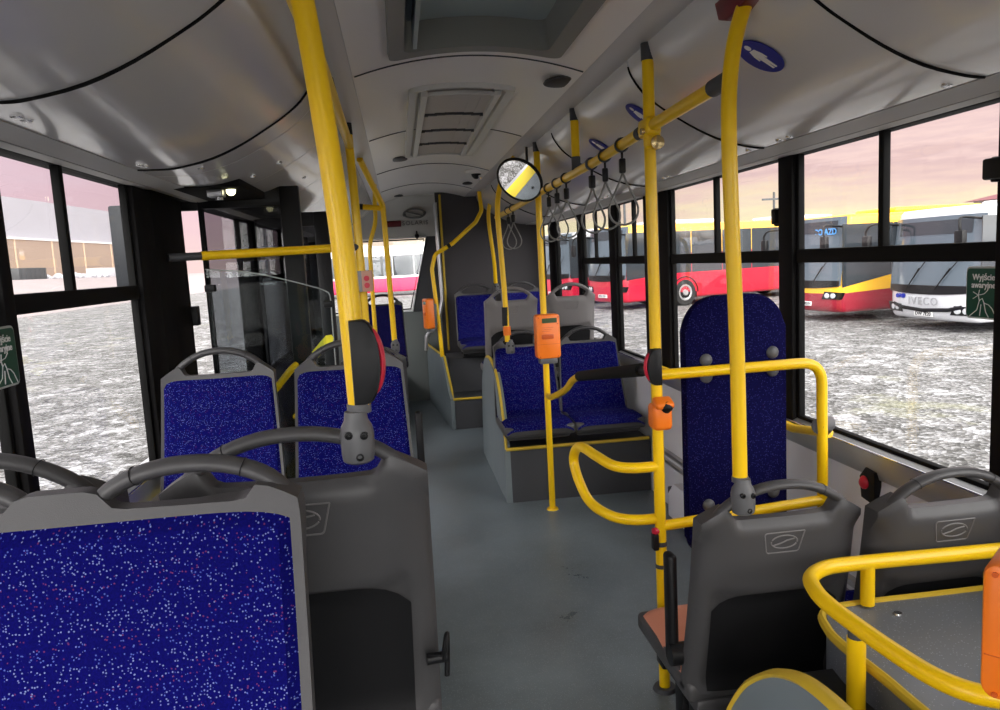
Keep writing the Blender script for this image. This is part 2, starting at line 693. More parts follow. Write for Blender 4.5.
def text_bm(s, size, M, ext=.0008, align='CENTER', spacing=1.0, bold=0.):
    cu = bpy.data.curves.new('t', 'FONT')
    cu.body = s
    cu.size = size
    cu.extrude = ext
    cu.offset = bold
    cu.align_x = align
    cu.align_y = 'CENTER'
    cu.space_line = .9
    cu.space_character = spacing
    cu.resolution_u = 3
    o = bpy.data.objects.new('t', cu)
    COL.objects.link(o)
    dg = bpy.context.evaluated_depsgraph_get()
    me = bpy.data.meshes.new_from_object(o.evaluated_get(dg))
    bpy.data.objects.remove(o)
    bpy.data.curves.remove(cu)
    bm = bmesh.new()
    bm.from_mesh(me)
    bpy.data.meshes.remove(me)
    bmesh.ops.transform(bm, matrix=M, verts=bm.verts)
    return bm

def frame_mat(o, ex, ey):
    """matrix with text x along ex, text y along ey, at o"""
    ex, ey = Vector(ex).normalized(), Vector(ey).normalized()
    M = Matrix((ex, ey, ex.cross(ey))).transposed().to_4x4()
    M.translation = Vector(o)
    return M

def copy_tree(o, parent=None):
    c = o.copy()
    COL.objects.link(c)
    if parent is not None:
        c.parent = parent
    for ch in list(o.children):
        copy_tree(ch, c)
    return c

# ------------------------------------------------------------------ the bus: main dimensions
XL, XR, CX = -.93, 1.50, .285
YF, YB = -1.8, 8.05          # front and rear ends
ZC = 2.07                    # underside of the roof beams
ZT, ZS0, ZS1, ZB = 1.782, 1.380, 1.430, .79   # glass top, split bar, sill
PROF = [(.495, 2.075), (.50, 2.05), (.51, 2.02), (.548, 1.967), (.60, 1.925), (.643, 1.897), (.732, 1.845), (.823, 1.805), (.92, 1.782), (.965, 1.778)]
def cove_z(d):
    for (a, za), (b, zb) in zip(PROF, PROF[1:]):
        if a <= d <= b:
            return za + (zb - za) * (d - a) / (b - a)
    return PROF[-1][1]
def arch(x):
    return 2.07 + .063 * (1 - ((x - CX) / .39) ** 2)

# floor
fl = finish('floor', BX(XL - .05, XR + .05, YF, YB + .1, -.10, 0), FLOOR)
tag(fl, kind='structure')

# ceiling: centre panels, two beams, cove panels with open seams
ce = sroot('ceiling')
def centre_panel(y0, y1):
    bm = bmesh.new()
    n = 16
    xs = [-.105 + .78 * i / n for i in range(n + 1)]
    lo0 = [bm.verts.new((x, y0, arch(x))) for x in xs]
    lo1 = [bm.verts.new((x, y1, arch(x))) for x in xs]
    hi0 = [bm.verts.new((x, y0, arch(x) + .012)) for x in xs]
    hi1 = [bm.verts.new((x, y1, arch(x) + .012)) for x in xs]
    for i in range(n):
        bm.faces.new((lo0[i], lo0[i + 1], lo1[i + 1], lo1[i]))
        bm.faces.new((hi0[i], hi1[i], hi1[i + 1], hi0[i + 1]))
        bm.faces.new((lo0[i], hi0[i], hi0[i + 1], lo0[i + 1]))
        bm.faces.new((lo1[i], lo1[i + 1], hi1[i + 1], hi1[i]))
    finish('centre_panel', bm, CEIL, ce)
def split_panel(y0, y1, hx0, hx1, hy0, hy1):
    """centre panel with a rectangular opening for the roof hatch"""
    bm = bmesh.new()
    xs = sorted([-.105, hx0, hx1, .675] + [-.105 + .78 * i / 16 for i in range(1, 16)])
    ys = [y0, hy0, hy1, y1]
    g = [[bm.verts.new((x, y, arch(x))) for x in xs] for y in ys]
    for j in range(3):
        for i in range(len(xs) - 1):
            if j == 1 and xs[i] >= hx0 - 1e-6 and xs[i + 1] <= hx1 + 1e-6:
                continue
            bm.faces.new((g[j][i], g[j][i + 1], g[j + 1][i + 1], g[j + 1][i]))
    bmesh.ops.remove_doubles(bm, verts=bm.verts, dist=1e-5)
    finish('centre_panel', bm, CEIL, ce)
gap = .004
for y in (1.25, 2.60, 3.90, 5.30, 6.55):
    bm = bmesh.new()
    sweep(bm, [(x, y - gap / 2, arch(x) - .0005) for x in [-.10 + .77 * i / 20 for i in range(21)]], .004, .0016, 6, up=(0, 1, 0))
    finish('seam_strip', bm, DGRY, ce)
centre_panel(YF, 1.25 - gap)
split_panel(1.25, 2.60 - gap, .025, .55, 1.50, 2.46)
centre_panel(2.60, 3.90 - gap)
centre_panel(3.90, 5.30 - gap)
centre_panel(5.30, 6.55 - gap)
centre_panel(6.55, 7.60)
for sgn in (-1, 1):
    x0, x1 = CX + sgn * .39, CX + sgn * .50
    bm = bmesh.new()
    box(bm, min(x0, x1), max(x0, x1), YF, 7.6, ZC, ZC + .06, .004)
    finish('roof_beam', bm, BEAM, ce)
# upper roof skin closes the top (also the dark void above the seams)
bm = bmesh.new()
box(bm, XL - .06, XR + .06, YF, YB + .1, 2.22, 2.28)
finish('roof_skin', bm, BLK, ce)
def cove_panel(sgn, y0, y1, m=COVE):
    bm = bmesh.new()
    PROF = globals()['PROF'] + ([(1.045, 1.779)] if sgn < 0 else [])
    pr = []
    for i in range(len(PROF) - 1):
        for k in range(3):
            t = k / 3
            pr.append((PROF[i][0] * (1 - t) + PROF[i + 1][0] * t, PROF[i][1] * (1 - t) + PROF[i + 1][1] * t))
    pr.append(PROF[-1])
    for _ in range(2):
        pr = [pr[0]] + [((a[0] + 2 * b[0] + c[0]) / 4, (a[1] + 2 * b[1] + c[1]) / 4) for a, b, c in zip(pr, pr[1:], pr[2:])] + [pr[-1]]
    A = [bm.verts.new((CX + sgn * d, y0, z)) for d, z in pr]
    B = [bm.verts.new((CX + sgn * d, y1, z)) for d, z in pr]
    A2 = [bm.verts.new((CX + sgn * d, y0, z + .012)) for d, z in pr]
    B2 = [bm.verts.new((CX + sgn * d, y1, z + .012)) for d, z in pr]
    for i in range(len(pr) - 1):
        bm.faces.new((A[i], A[i + 1], B[i + 1], B[i]))
        bm.faces.new((A2[i], B2[i], B2[i + 1], A2[i + 1]))
        bm.faces.new((A[i], A2[i], A2[i + 1], A[i + 1]))
        bm.faces.new((B[i], B[i + 1], B2[i + 1], B2[i]))
    return finish('cove_panel', bm, m, ce)
seams_r = [YF, -.4, .55, 1.49, 2.46, 3.70, 4.90, 6.1, 7.3]
seams_l = [YF, -.4, .50, 1.495, 2.45, 2.64, 3.15, 3.9, 4.65, 5.5, 6.4, 7.3, 7.6]
for s, L_ in ((1, seams_r), (-1, seams_l)):
    for a, b in zip(L_, L_[1:]):
        cove_panel(s, a + .003, b - .003)
    PR2 = PROF + ([(1.045, 1.779)] if s < 0 else [])
    for y in L_[1:-1]:
        if s < 0 and y > 2.5:
            continue
        bm = bmesh.new()
        pp = spline([(CX + s * d, y, z - .0005) for d, z in PR2[1:]], 3)
        sweep(bm, pp, .0042, .0022, 6, up=(0, 1, 0))
        finish('seam_gasket', bm, BLKR, ce)
    bm = bmesh.new()          # dark backing seen through the seams
    A = [bm.verts.new((CX + s * d, YF, z + .03)) for d, z in PROF]
    B = [bm.verts.new((CX + s * d, 7.6, z + .03)) for d, z in PROF]
    for i in range(len(PROF) - 1):
        bm.faces.new((A[i], A[i + 1], B[i + 1], B[i]))
    finish('cove_backing', bm, BLK, ce)
    # grey rail between the cove and the window heads
    xa = CX + s * (.968 if s > 0 else 1.045)
    xm = CX + s * (1.085 if s > 0 else 1.13)
    xb = XR + .02 if s > 0 else XL - .02
    bm = bmesh.new()
    pl_ = [(xa, 1.776), (xm - s * .004, 1.768), (xm, 1.776), (xm + s * .004, 1.768), (xb, 1.783), (xb, 1.835), (xa, 1.835)]
    prism(bm, pl_ if s > 0 else pl_[::-1], None, YF, 7.3 if s > 0 else 7.6, 'y')
    finish('cove_rail', bm, RAILM, ce)
# quarter-turn fasteners of the cove panels
def fastener(x, y, z):
    bm = bmesh.new()
    lathe(bm, (x, y, z), (0, 0, -1), [(.012, -.004), (.012, .002), (.008, .004), (0, .004)], 12)
    box(bm, x - .009, x + .009, y - .0016, y + .0016, z - .006, z - .003)
    finish('panel_fastener', bm, CHR, ce)
for y in (1.57, 2.25, 2.31, 2.52, 3.3, 3.36, 4.28, 4.42):
    fastener(1.225, y, 1.779)
for y in (.62, 1.62, 1.66, 2.33, 2.37):
    fastener(-.715, y, 1.777)
for x, y in ((-.60, 2.55), (-.42, 3.0), (-.52, 3.0), (-.40, 3.6), (-.50, 3.6)):
    fastener(x, y, cove_z(CX - x) - .0)

# roof hatch
t = thing('roof_hatch', 'dark grey framed roof hatch recessed in the ceiling nearest the top edge of the photo', 'roof hatch', (.29, 1.98, 2.12))
def arch_frame(x0, x1, y0, y1, wd, dz, m, parent, name, h=.02, n=14):
    """picture-frame moulding that follows the arched ceiling"""
    bm = bmesh.new()
    def ring(ax0, ax1, ay0, ay1, off):
        r = min(.04, (ax1 - ax0) * .2)
        pts = []
        for (px, py) in rrect((ax0 + ax1) / 2, (ay0 + ay1) / 2, ax1 - ax0, ay1 - ay0, r, 5):
            pts.append((px, py))
        # subdivide long edges so the frame bends with the arch
        out = []
        for i, p in enumerate(pts):
            q = pts[(i + 1) % len(pts)]
            d = math.hypot(q[0] - p[0], q[1] - p[1])
            k = 12 if d > .15 else 1
            for j in range(k):
                tt = j / k
                out.append((p[0] + (q[0] - p[0]) * tt, p[1] + (q[1] - p[1]) * tt))
        return [bm.verts.new((x, y, arch(x) + off)) for x, y in out]
    a = ring(x0, x1, y0, y1, .004)
    b = ring(x0 + .004, x1 - .004, y0 + .004, y1 - .004, -h)
    c = ring(x0 + wd, x1 - wd, y0 + wd, y1 - wd, -h * .8)
    d = ring(x0 + wd + .01, x1 - wd - .01, y0 + wd + .01, y1 - wd - .01, dz)
    for p, q in ((a, b), (b, c), (c, d)):
        for i in range(len(p)):
            j = (i + 1) % len(p)
            bm.faces.new((p[i], p[j], q[j], q[i]))
    return finish(name, bm, m, parent)
HATF = mat('hatch_frame_grey', (.22, .225, .21), .4)
HATI = mat('hatch_inner_grey_green', (.30, .36, .37), .35)
arch_frame(.012, .566, 1.45, 2.49, .05, .075, HATF, t, 'hatch_frame')
bm = bmesh.new()
for i in range(10):
    xa, xb = .05 + .48 * i / 10, .05 + .48 * (i + 1) / 10
    vs = [bm.verts.new(p) for p in ((xa, 1.48, arch(xa) + .072), (xb, 1.48, arch(xb) + .072), (xb, 2.46, arch(xb) + .072), (xa, 2.46, arch(xa) + .072))]
    bm.faces.new(vs)
bmesh.ops.remove_doubles(bm, verts=bm.verts, dist=1e-5)
box(bm, .09, .102, 1.55, 2.40, 2.10, 2.185)
finish('hatch_lid', bm, HATI, t)
# air vent with filter cassettes
VNT = mat('vent_frame_grey', (.60, .60, .58), .45)
VNL = mat('vent_louvre_grey', (.55, .52, .50), .55)
t = thing('air_vent', 'grey louvred air outlet with filter cassettes set in the ceiling behind the hatch', 'ceiling vent', (.29, 3.9, 2.1))
arch_frame(.085, .505, 2.98, 4.78, .035, .01, VNT, t, 'vent_frame', .018)
for i in range(4):
    bm = bmesh.new()
    ya, yb = 3.08 + i * .41, 3.08 + i * .41 + .385
    for k in range(24):
        yy = ya + (yb - ya) * (k + .3) / 24
        xs = [.165 + .26 * q / 6 for q in range(7)]
        for q in range(6):
            obox(bm, ((xs[q] + xs[q + 1]) / 2, yy, arch((xs[q] + xs[q + 1]) / 2) - .012), (1, 0, 0), (0, 1, 0), (0, 0, 1), .0218, .0042, .006)
    finish('filter_cassette', bm, VNL, t)
bm = bmesh.new()
for i in range(10):
    xa, xb = .11 + .37 * i / 10, .11 + .37 * (i + 1) / 10
    bm.faces.new([bm.verts.new(p) for p in ((xa, 3.0, arch(xa) - .002), (xb, 3.0, arch(xb) - .002), (xb, 4.76, arch(xb) - .002), (xa, 4.76, arch(xa) - .002))])
bmesh.ops.remove_doubles(bm, verts=bm.verts, dist=1e-5)
finish('vent_back', bm, VNL, t)
for i in range(5):
    yy = 3.07 + i * .41
    bm = bmesh.new()
    for q in range(8):
        xa = .14 + .31 * (q + .5) / 8
        obox(bm, (xa, yy - .006, arch(xa) - .02), (1, 0, 0), (0, 1, 0), (0, 0, 1), .0195, .010, .006)
    finish('cross_bar', bm, VNT if i in (0, 4) else DGRY, t)
for x in (.148, .438):
    finish('side_rail', BX(x - .013, x + .013, 3.05, 4.74, arch(x) - .028, arch(x) - .004, bev=.003), VNT, t)
# speakers, small vents, dome camera
for i, (x, y, rx, ry, lab) in enumerate(((.635, 2.78, .062, .10, 'large dark oval loudspeaker grille in the ceiling beside the right beam'),
                                ((.045), 4.85, .055, .12, 'dark oval ceiling grille left of the far end of the air vent'),
                                (.62, 6.25, .05, .11, 'dark oval ceiling grille near the dome camera'),
                                (.04, 7.35, .05, .11, 'dark oval ceiling grille just before the rear header'))):
    t = thing('ceiling_speaker', lab, 'speaker', (x, y, arch(x)))
    bm = bmesh.new()
    lathe(bm, (0, 0, 0), (0, 0, -1), [(1.0, -.004), (1.0, .004), (.9, .006), (0, .007)], 32)
    bmesh.ops.transform(bm, matrix=Matrix.Translation((x, y, arch(x) - .001)) @ Matrix.Diagonal((rx, ry * .75, 1, 1)), verts=bm.verts)
    finish('grille', bm, BLK, t)
    bm = bmesh.new()
    path = [(x + rx * 1.02 * math.cos(a), y + ry * .765 * math.sin(a), arch(x) - .003) for a in [2 * PI * k / 32 for k in range(32)]]
    sweep(bm, path, .004, .003, 6, closed=True)
    finish('rim', bm, DGRY, t)
t = thing('dome_camera', 'small dome security camera on the ceiling before the mirror', 'camera', (.60, 5.5, 2.11))
bm = bmesh.new()
lathe(bm, (.60, 5.5, arch(.60)), (0, 0, -1), [(.075, -.005), (.075, .012), (.05, .02), (0, .02)], 28)
finish('mount_plate', bm, CEIL, t)
bm = bmesh.new()
lathe(bm, (.60, 5.5, arch(.6) - .018), (.1, -.6, -1), [(.035, -.01), (.034, .01), (.024, .03), (.012, .038), (0, .04)], 20)
finish('dome', bm, BLK, t)
bm = bmesh.new()
lathe(bm, (.62, 5.44, arch(.6) - .05), (.2, -1, -.5), [(.012, -.01), (.012, .016), (.008, .02), (0, .02)], 14)
finish('lens', bm, CHR, t)

# walls below the windows
def wall_side(name, x, s):
    r = sroot(name)
    xo = x + s * .07
    bm = bmesh.new()
    prism(bm, [(x - s * .05, 0), (x - s * .05, .10), (x - s * .02, .62), (x, .72), (x, ZB - .02), (xo, ZB - .02), (xo, -.12), (x - s * .05, -.12)], None, YF, YB, 'y')
    finish('lower_panel', bm, WALLP, r)
    return r
wr = wall_side('wall_right', XR, 1)
# door opening splits the left wall
wl = sroot('wall_left')
for y0, y1 in ((YF, -.70), (.80, 3.05), (4.85, YB)):
    bm = bmesh.new()
    x, s = XL, -1
    prism(bm, [(x - s * .05, 0), (x - s * .05, .10), (x - s * .02, .62), (x, .72), (x, ZB - .02), (x + s * .07, ZB - .02), (x + s * .07, -.12), (x - s * .05, -.12)], None, y0, y1, 'y')
    finish('lower_panel', bm, WALLP, wl)
# upper wall strips above glass
for s, x, r in ((1, XR, wr), (-1, XL, wl)):
    finish('head_rail', BX(min(x - s * .006, x + s * .06), max(x - s * .006, x + s * .06), YF, YB, ZT, 2.24), PIL, r)
# silver sill strips with a light lip, skirting groove
for s, x, y0, y1 in ((1, XR, YF, 7.2), (-1, XL, .80, 3.0)):
    t = sroot('trim_1' if s > 0 else 'trim_2')
    bm = bmesh.new()
    prism(bm, [(x, .79), (x - s * .028, .775), (x - s * .036, .735), (x - s * .02, .685), (x, .68)], None, y0, y1, 'y')
    finish('sill_strip', bm, SILL, t)
    finish('sill_lip', TUBE([(x - s * .031, y0, .772), (x - s * .031, y1, .772)], .0035, n=8), CHR, t)
t = sroot('trim_3')
for z, h in ((.30, .018), (.25, .014)):
    bm = bmesh.new()
    xx = XR - .037
    prism(bm, [(xx, z - h), (xx - .018, z - h * .6), (xx - .018, z + h * .6), (xx, z + h)], None, 1.9, 4.3, 'y', .002)
    finish('wall_rib', bm, SILL, t)

# windows and pillars
def glazing(n, x, y0, y1, s, mull=None, split=True, z0=ZB, z1=ZT):
    """one side window: black frame, panes, sliding-sash mullion and split bar"""
    r = sroot('window_%d' % n, (x, (y0 + y1) / 2, z0))
    f = .022
    bm = bmesh.new()
    xi, xo = x - s * .012, x + s * .013
    X0, X1 = min(xi, xo), max(xi, xo)
    box(bm, X0, X1, y0, y1, z0 - .02, z0 + .006, .003)
    box(bm, X0, X1, y0, y1, z1 - .004, z1 + .03, .003)
    box(bm, X0, X1, y0 - .002, y0 + f * .6, z0, z1, .003)
    box(bm, X0, X1, y1 - f * .6, y1 + .002, z0, z1, .003)
    finish('window_frame', bm, BLKR, r)
    xg = x + s * .008
    if split:
        bm = bmesh.new()
        box(bm, min(x - s * .016, xo), max(x - s * .016, xo), y0, y1, ZS0, ZS1, .005)
        finish('split_bar', bm, BLKR, r)
        ps = [(y0, y1, z0, ZS0)]
        if mull:
            bm = bmesh.new()
            box(bm, X0, X1, mull - .013, mull + .013, ZS1 - .01, z1, .003)
            finish('mullion', bm, BLKR, r)
            ps += [(y0, mull, ZS1, z1), (mull, y1, ZS1, z1)]
        else:
            ps += [(y0, y1, ZS1, z1)]
    else:
        ps = [(y0, y1, z0, z1)]
    for a, b, c, d in ps:
        finish('window_pane', BX(xg - .002, xg + .002, a + .006, b - .006, c - .005, d + .005), PANE, r, smooth=False)
    return r
def pillar(parent, x, y0, y1, s, proud=.045, m=PIL, z0=ZB - .03, z1=ZT + .03):
    bm = bmesh.new()
    xa, xb = x - s * proud, x + s * .012
    box(bm, min(xa, xb), max(xa, xb), y0, y1, z0, z1, .008)
    finish('window_pillar', bm, m, parent)
# right side
glazing(1, XR, 1.712, 2.680, 1, 2.185)
glazing(2, XR, 2.795, 4.00, 1, 3.42)
glazing(3, XR, 4.42, 5.02, 1, 4.68)
glazing(4, XR, 5.18, 5.98, 1, 5.62)
glazing(5, XR, 6.12, 6.98, 1, None, False)
glazing(6, XR, .55, 1.58, 1, 1.05)
glazing(7, XR, -1.0, .40, 1, -.3)
for a, b in ((1.58, 1.708), (2.685, 2.79), (4.005, 4.415), (5.025, 5.175), (5.985, 6.115), (6.985, 7.3), (.405, .545), (YF, -1.005)):
    pillar(wr, XR, a, b, 1, .03)
pillar(wr, XR, 4.14, 4.34, 1, .036, mat('grey_pillar_cover', (.24, .22, .21), .4))
# left side
glazing(8, XL, 1.925, 2.82, -1, 2.30)
glazing(9, XL, .92, 1.86, -1, 1.35)
glazing(11, XL, 5.0, 6.3, -1, 5.6)
glazing(12, XL, 6.45, 7.7, -1, 7.0)
for a, b in ((2.825, 3.02), (1.865, 1.92), (.78, .915), (YF, -.70), (6.305, 6.445), (7.71, YB)):
    pillar(wl, XL, a, b, -1, .03)
bm = bmesh.new()
box(bm, XL - .05, XL + .02, 3.0, 3.46, 0, 2.0, .01)
finish('door_pillar', bm, PIL, wl)
bm = bmesh.new()
box(bm, XL - .05, XL + .06, 4.82, 5.0, 0, 2.0, .01)
finish('door_pillar', bm, PIL, wl)
# door header with the door machinery cover
bm = bmesh.new()
box(bm, XL, -.56, 2.95, 4.9, 1.772, 1.84, .008)
finish('door_header', bm, PIL, wl)
# front end of the bus (behind the viewer): windscreen wall
wf = sroot('wall_front')
finish('front_panel', BX(XL - .06, XR + .06, YF - .06, YF, -.1, .40), DGRY, wf)
finish('front_header', BX(XL - .06, XR + .06, YF - .06, YF, 2.0, 2.28), DGRY, wf)
for x0, x1 in ((XL - .06, XL + .04), (XR - .04, XR + .06)):
    finish('windscreen_post', BX(x0, x1, YF - .06, YF, .40, 2.0), DGRY, wf)
finish('windscreen_pane', BX(XL + .04, XR - .04, YF - .04, YF - .03, .40, 2.0), PANE, wf, smooth=False)

# unseen cab partition, added on the driver's side to block windscreen light
finish('unseen_cab_partition', BX(.62, XR - .02, -.64, -.60, 0, 1.25, bev=.004), DGRY, wf)
finish('unseen_cab_partition_post', BX(.60, .64, -.65, -.59, 0, 2.05), BLK, wf)
finish('unseen_cab_partition_pane', BX(.64, XR - .02, -.625, -.620, 1.25, 2.03), DGLASS, wf, smooth=False)

# rear wall: panel under the window, slanted-edge window, sloping cream header
wb = sroot('wall_back')
YW = 8.0
finish('rear_panel', BX(XL - .05, .47, YW, YW + .08, 0, .965), mat('rear_panel_grey_green', (.14, .155, .150), .5), wb)
bm = bmesh.new()
prism(bm, [(.315, 1.735), (.12, .955), (.60, .955), (.60, 1.735)], None, YW, YW + .08, 'y')
finish('corner_panel', bm, DGRY, wb)
finish('side_panel', BX(XL - .05, -.78, YW, YW + .08, .965, 1.735), DGRY, wb)
HEAD = mat('rear_header_cream', (.62, .61, .58), .4)
bm = bmesh.new()
prism(bm, [(7.58, 2.12), (7.62, 2.085), (7.78, 2.05), (7.93, 1.90), (8.0, 1.735), (8.09, 1.735), (8.09, 2.24), (7.58, 2.24)], None, XL - .05, 1.50, 'x')
finish('rear_header', bm, HEAD, wb)
r = sroot('window_13', (-.2, YW, 1.0))
for nm, m, o, t0, t1 in (('white_gasket', WHT, .0, .022, -.012), ('window_frame', BLKR, .02, .018, -.008)):
    bm = bmesh.new()
    pts = [(-.77 + o, 1.73 - o), (.31 - o * 1.3, 1.73 - o), (.118 - o * .8, .968 + o), (-.77 + o, .968 + o)]
    sweep(bm, fillet([(p[0], YW + t1, p[1]) for p in pts + pts[:1]][:-1] + [(pts[0][0], YW + t1, pts[0][1])], .0), t0 * .5, t0 * .5, 8)
    finish(nm, bm, m, r)
bm = bmesh.new()
prism(bm, [(-.78, 1.735), (.32, 1.735), (.12, .96), (-.78, .96)], None, YW + .03, YW + .034, 'y')
finish('window_pane', bm, PANE, r, smooth=False)
# header lettering and logo
hx, hy, hz = .205, 7.885, 1.945
nrm = Vector((0, -.70, -.70)).normalized()
upv = Vector((0, .70, -.70)) * -1
d_up = Vector((0, -.15, .15)).normalized()
LOGO = mat('dull_logo_grey', (.17, .17, .165), .4)
t = thing('lettering', 'grey swirl emblem with SOLARIS lettering on the header above the rear window', 'lettering', (hx, hy, hz))
M = frame_mat((hx, 7.93 - .006, 1.875), (1, 0, 0), (0, -.38, .92))
finish('letters', text_bm('SOLARIS', .064, M, .002, spacing=1.15), LOGO, t)
bm = bmesh.new()
ec = Vector((.20, 7.845, 1.965))
ax, ay = Vector((1, 0, 0)), Vector((0, -.71, .71))
def ell(cx_, cz_, rx, rz, a0, a1, n=24):
    return [ec + ax * (cx_ + rx * math.cos(math.radians(a0 + (a1 - a0) * k / n))) + ay * (cz_ + rz * math.sin(math.radians(a0 + (a1 - a0) * k / n))) for k in range(n + 1)]
sweep(bm, ell(0, 0, .105, .062, 15, 200), .016, .006, 8)
sweep(bm, ell(0, 0, .105, .062, 195, 380), .016, .006, 8)
sweep(bm, [ec + ax * (-.08) + ay * .03, ec + ay * .0 + ax * .0, ec + ax * .08 - ay * .03], .018, .006, 8)
finish('emblem', bm, LOGO, t)
t = thing('red_label_plate', 'small dark red plate on the rear header left of the lettering', 'sign', (-.02, 7.93, 1.88))
finish('plate', BX(-.10, .06, 7.915, 7.945, 1.845, 1.905, bev=.004), MAR, t)
t = thing('rear_window_camera', 'tiny black camera on a bracket above the rear window', 'camera', (.2, 7.97, 1.72))
bm = bmesh.new()
cyl(bm, (.215, 7.985, 1.80), (.215, 7.955, 1.75), .008)
finish('bracket', bm, DGRY, t)
bm = bmesh.new()
lathe(bm, (.215, 7.955, 1.74), (0, -1, -.3), [(.02, -.025), (.024, 0), (.02, .022), (0, .026)], 14)
finish('body', bm, BLK, t)
# engine tower in the right rear corner
t = thing('engine_tower', 'full height dark brown-grey engine housing in the right rear corner behind the last seats', 'engine housing', (.9, 7.35, 0))
bm = bmesh.new()
prism(bm, [(.39, 7.335), (1.445, 7.335), (1.445, 7.99), (.50, 7.99)], None, .0, 2.12, 'z')
finish('housing', bm, TOWER, t)
finish('corner_strip', BX(.425, .447, 7.318, 7.338, .60, 2.10, bev=.006), EDGE, t)
bm = bmesh.new()
sweep(bm, fillet([(.385, 7.27, 2.02), (.388, 7.27, 1.75), (.400, 7.27, 1.10), (.345, 7.27, .87), (.225, 7.27, .76), (.213, 7.27, .62)], .05), .018, .032, 12, up=(0, 1, 0))
finish('edge_guard', bm, SILL, t)

# ------------------------------------------------------------------ seats
def seat(name, label, W=.43, taper=1., hl=.54, leg=.36, front=None, shell=SHELL, wide=False, armrest=0, group='bus seats',
         pad=True, cushion=True, frame=True, wedge=0.):
    """local frame: faces -y, z=0 where the seat frame stands, cushion top at z=leg, back top at leg+hl"""
    front = front or FAB
    r = thing(name, label, 'seat', world=False, group=group)
    zc, zt = leg, leg + hl
    z0 = zc - .055
    lip = zt - (.058 if wide else .088)
    def hw(z):
        k = min(max((z - zc) / hl, 0), 1)
        h = W / 2 * (1 + (taper - 1) * k)
        return h
    def yl(z):
        k = (z - zc) / hl
        return .105 * k + .012 * math.sin(max(k, 0) * PI)
    def sm(a, b, x):
        q = min(max((x - a) / (b - a), 0), 1)
        return q * q * (3 - 2 * q)
    def ztop(u):
        a = abs(u)
        if wide and 0:
            a = abs(2 * a - 1) if a > .5 else abs(2 * a - 1) * .9
            if abs(u) < .5:
                v = lip + .005 + (.020) * sm(.45, .85, a)
                return v
        if wide:
            b_ = abs(2 * a - 1)
            k_ = sm(.52, .72, b_)
            edge = (zt - .020 - .040 * b_ ** 2.2) if a > .5 else (zt - .034)
            return (lip - .004 * (1 - b_ * b_)) * (1 - k_) + edge * k_
        v = lip - .006 * (1 - a * a)
        arc_ = zt - .022 - .072 * a ** 2.2
        k_ = sm(.58, .74, a)
        v = v * (1 - k_) + max(arc_, lip - .01) * k_
        return v
    NX, NZ = 36, 34
    def back_t(u, z):
        a = abs(u)
        tt = .046 - (.040 - .030 * sm(zt - .16, zt - .09, z)) * a ** 6
        rec = (1 - sm(.72, .88, a)) * (1 - sm(zt - .32, zt - .285, z - .03 * a * a))
        low = sm(z0, z0 + .05, z)
        tt -= .018 * rec * low
        tt -= .012 * (1 - sm(.55, .66, a)) * sm(lip - .035, lip - .004, z)
        return tt
    bm = bmesh.new()
    F, Bk = [], []
    for j in range(NZ + 1):
        v = j / NZ
        fr, bk = [], []
        for i in range(NX + 1):
            u = -1 + 2 * i / NX
            z = z0 + (ztop(u) - z0) * v
            h = hw(z)
            # rounded shoulders
            ke = max(0, z - (zt - .11)) / .11
            x = u * (h - .040 * ke ** 3 * W)
            yf = yl(z) - .022 * abs(u) ** 3
            fr.append(bm.verts.new((x, yf, z)))
            bk.append(bm.verts.new((x, yl(z) + back_t(u, z) + (.0 if v < 1 else -.006), z - (.0 if v < 1 else .0))))
        F.append(fr)
        Bk.append(bk)
    for j in range(NZ):
        for i in range(NX):
            bm.faces.new((F[j][i], F[j][i + 1], F[j + 1][i + 1], F[j + 1][i]))
            bm.faces.new((Bk[j][i], Bk[j + 1][i], Bk[j + 1][i + 1], Bk[j][i + 1]))
        bm.faces.new((F[j][0], F[j + 1][0], Bk[j + 1][0], Bk[j][0]))
        bm.faces.new((F[j][NX], Bk[j][NX], Bk[j + 1][NX], F[j + 1][NX]))
    for i in range(NX):
        bm.faces.new((F[NZ][i], F[NZ][i + 1], Bk[NZ][i + 1], Bk[NZ][i]))
        bm.faces.new((F[0][i], Bk[0][i], Bk[0][i + 1], F[0][i + 1]))
    finish('back_shell', bm, shell, r, angle=50)
    # grab handle bridging the shoulders
    hdrop = .040 if wide else .078
    def hz_(q):
        return zt - .0125 - hdrop * abs(q) ** 2.2
    def handle(c, half):
        bm = bmesh.new()
        path = []
        n = 22
        for k in range(n + 1):
            q = -1 + 2 * k / n
            z = hz_(q)
            path.append((c + q * half, yl(z) + .021, z - .012 * abs(q) ** 8))
        rs = [1 - .12 * abs(-1 + 2 * k / n) ** 8 for k in range(n + 1)]
        sweep(bm, path, .019, .0120, 14, up=(0, 0, 1), rs=rs)
        finish('grab_handle', bm, shell, r)
        for q in (-.55, .55):
            bm = bmesh.new()
            z = hz_(q)
            k1 = Vector((c + q * half, yl(z) + .021, z))
            dz = -hdrop * 2.2 * abs(q) ** 1.2 * (1 if q > 0 else -1) / half
            d = Vector((1, 0, dz)).normalized()
            ring = [k1 + Vector((-d.z, 0, d.x)) * math.sin(a) * .0128 + Vector((0, 1, 0)) * math.cos(a) * .0200 for a in [2 * PI * w_ / 16 for w_ in range(16)]]
            sweep(bm, ring, .0008, .0008, 4, closed=True, up=tuple(d))
            finish('handle_joint', bm, BLK, r)
    if wide:
        for sgn in (-1, 1):
            handle(sgn * W * .262, W * .205)
    else:
        handle(0, hw(zt) * .90)
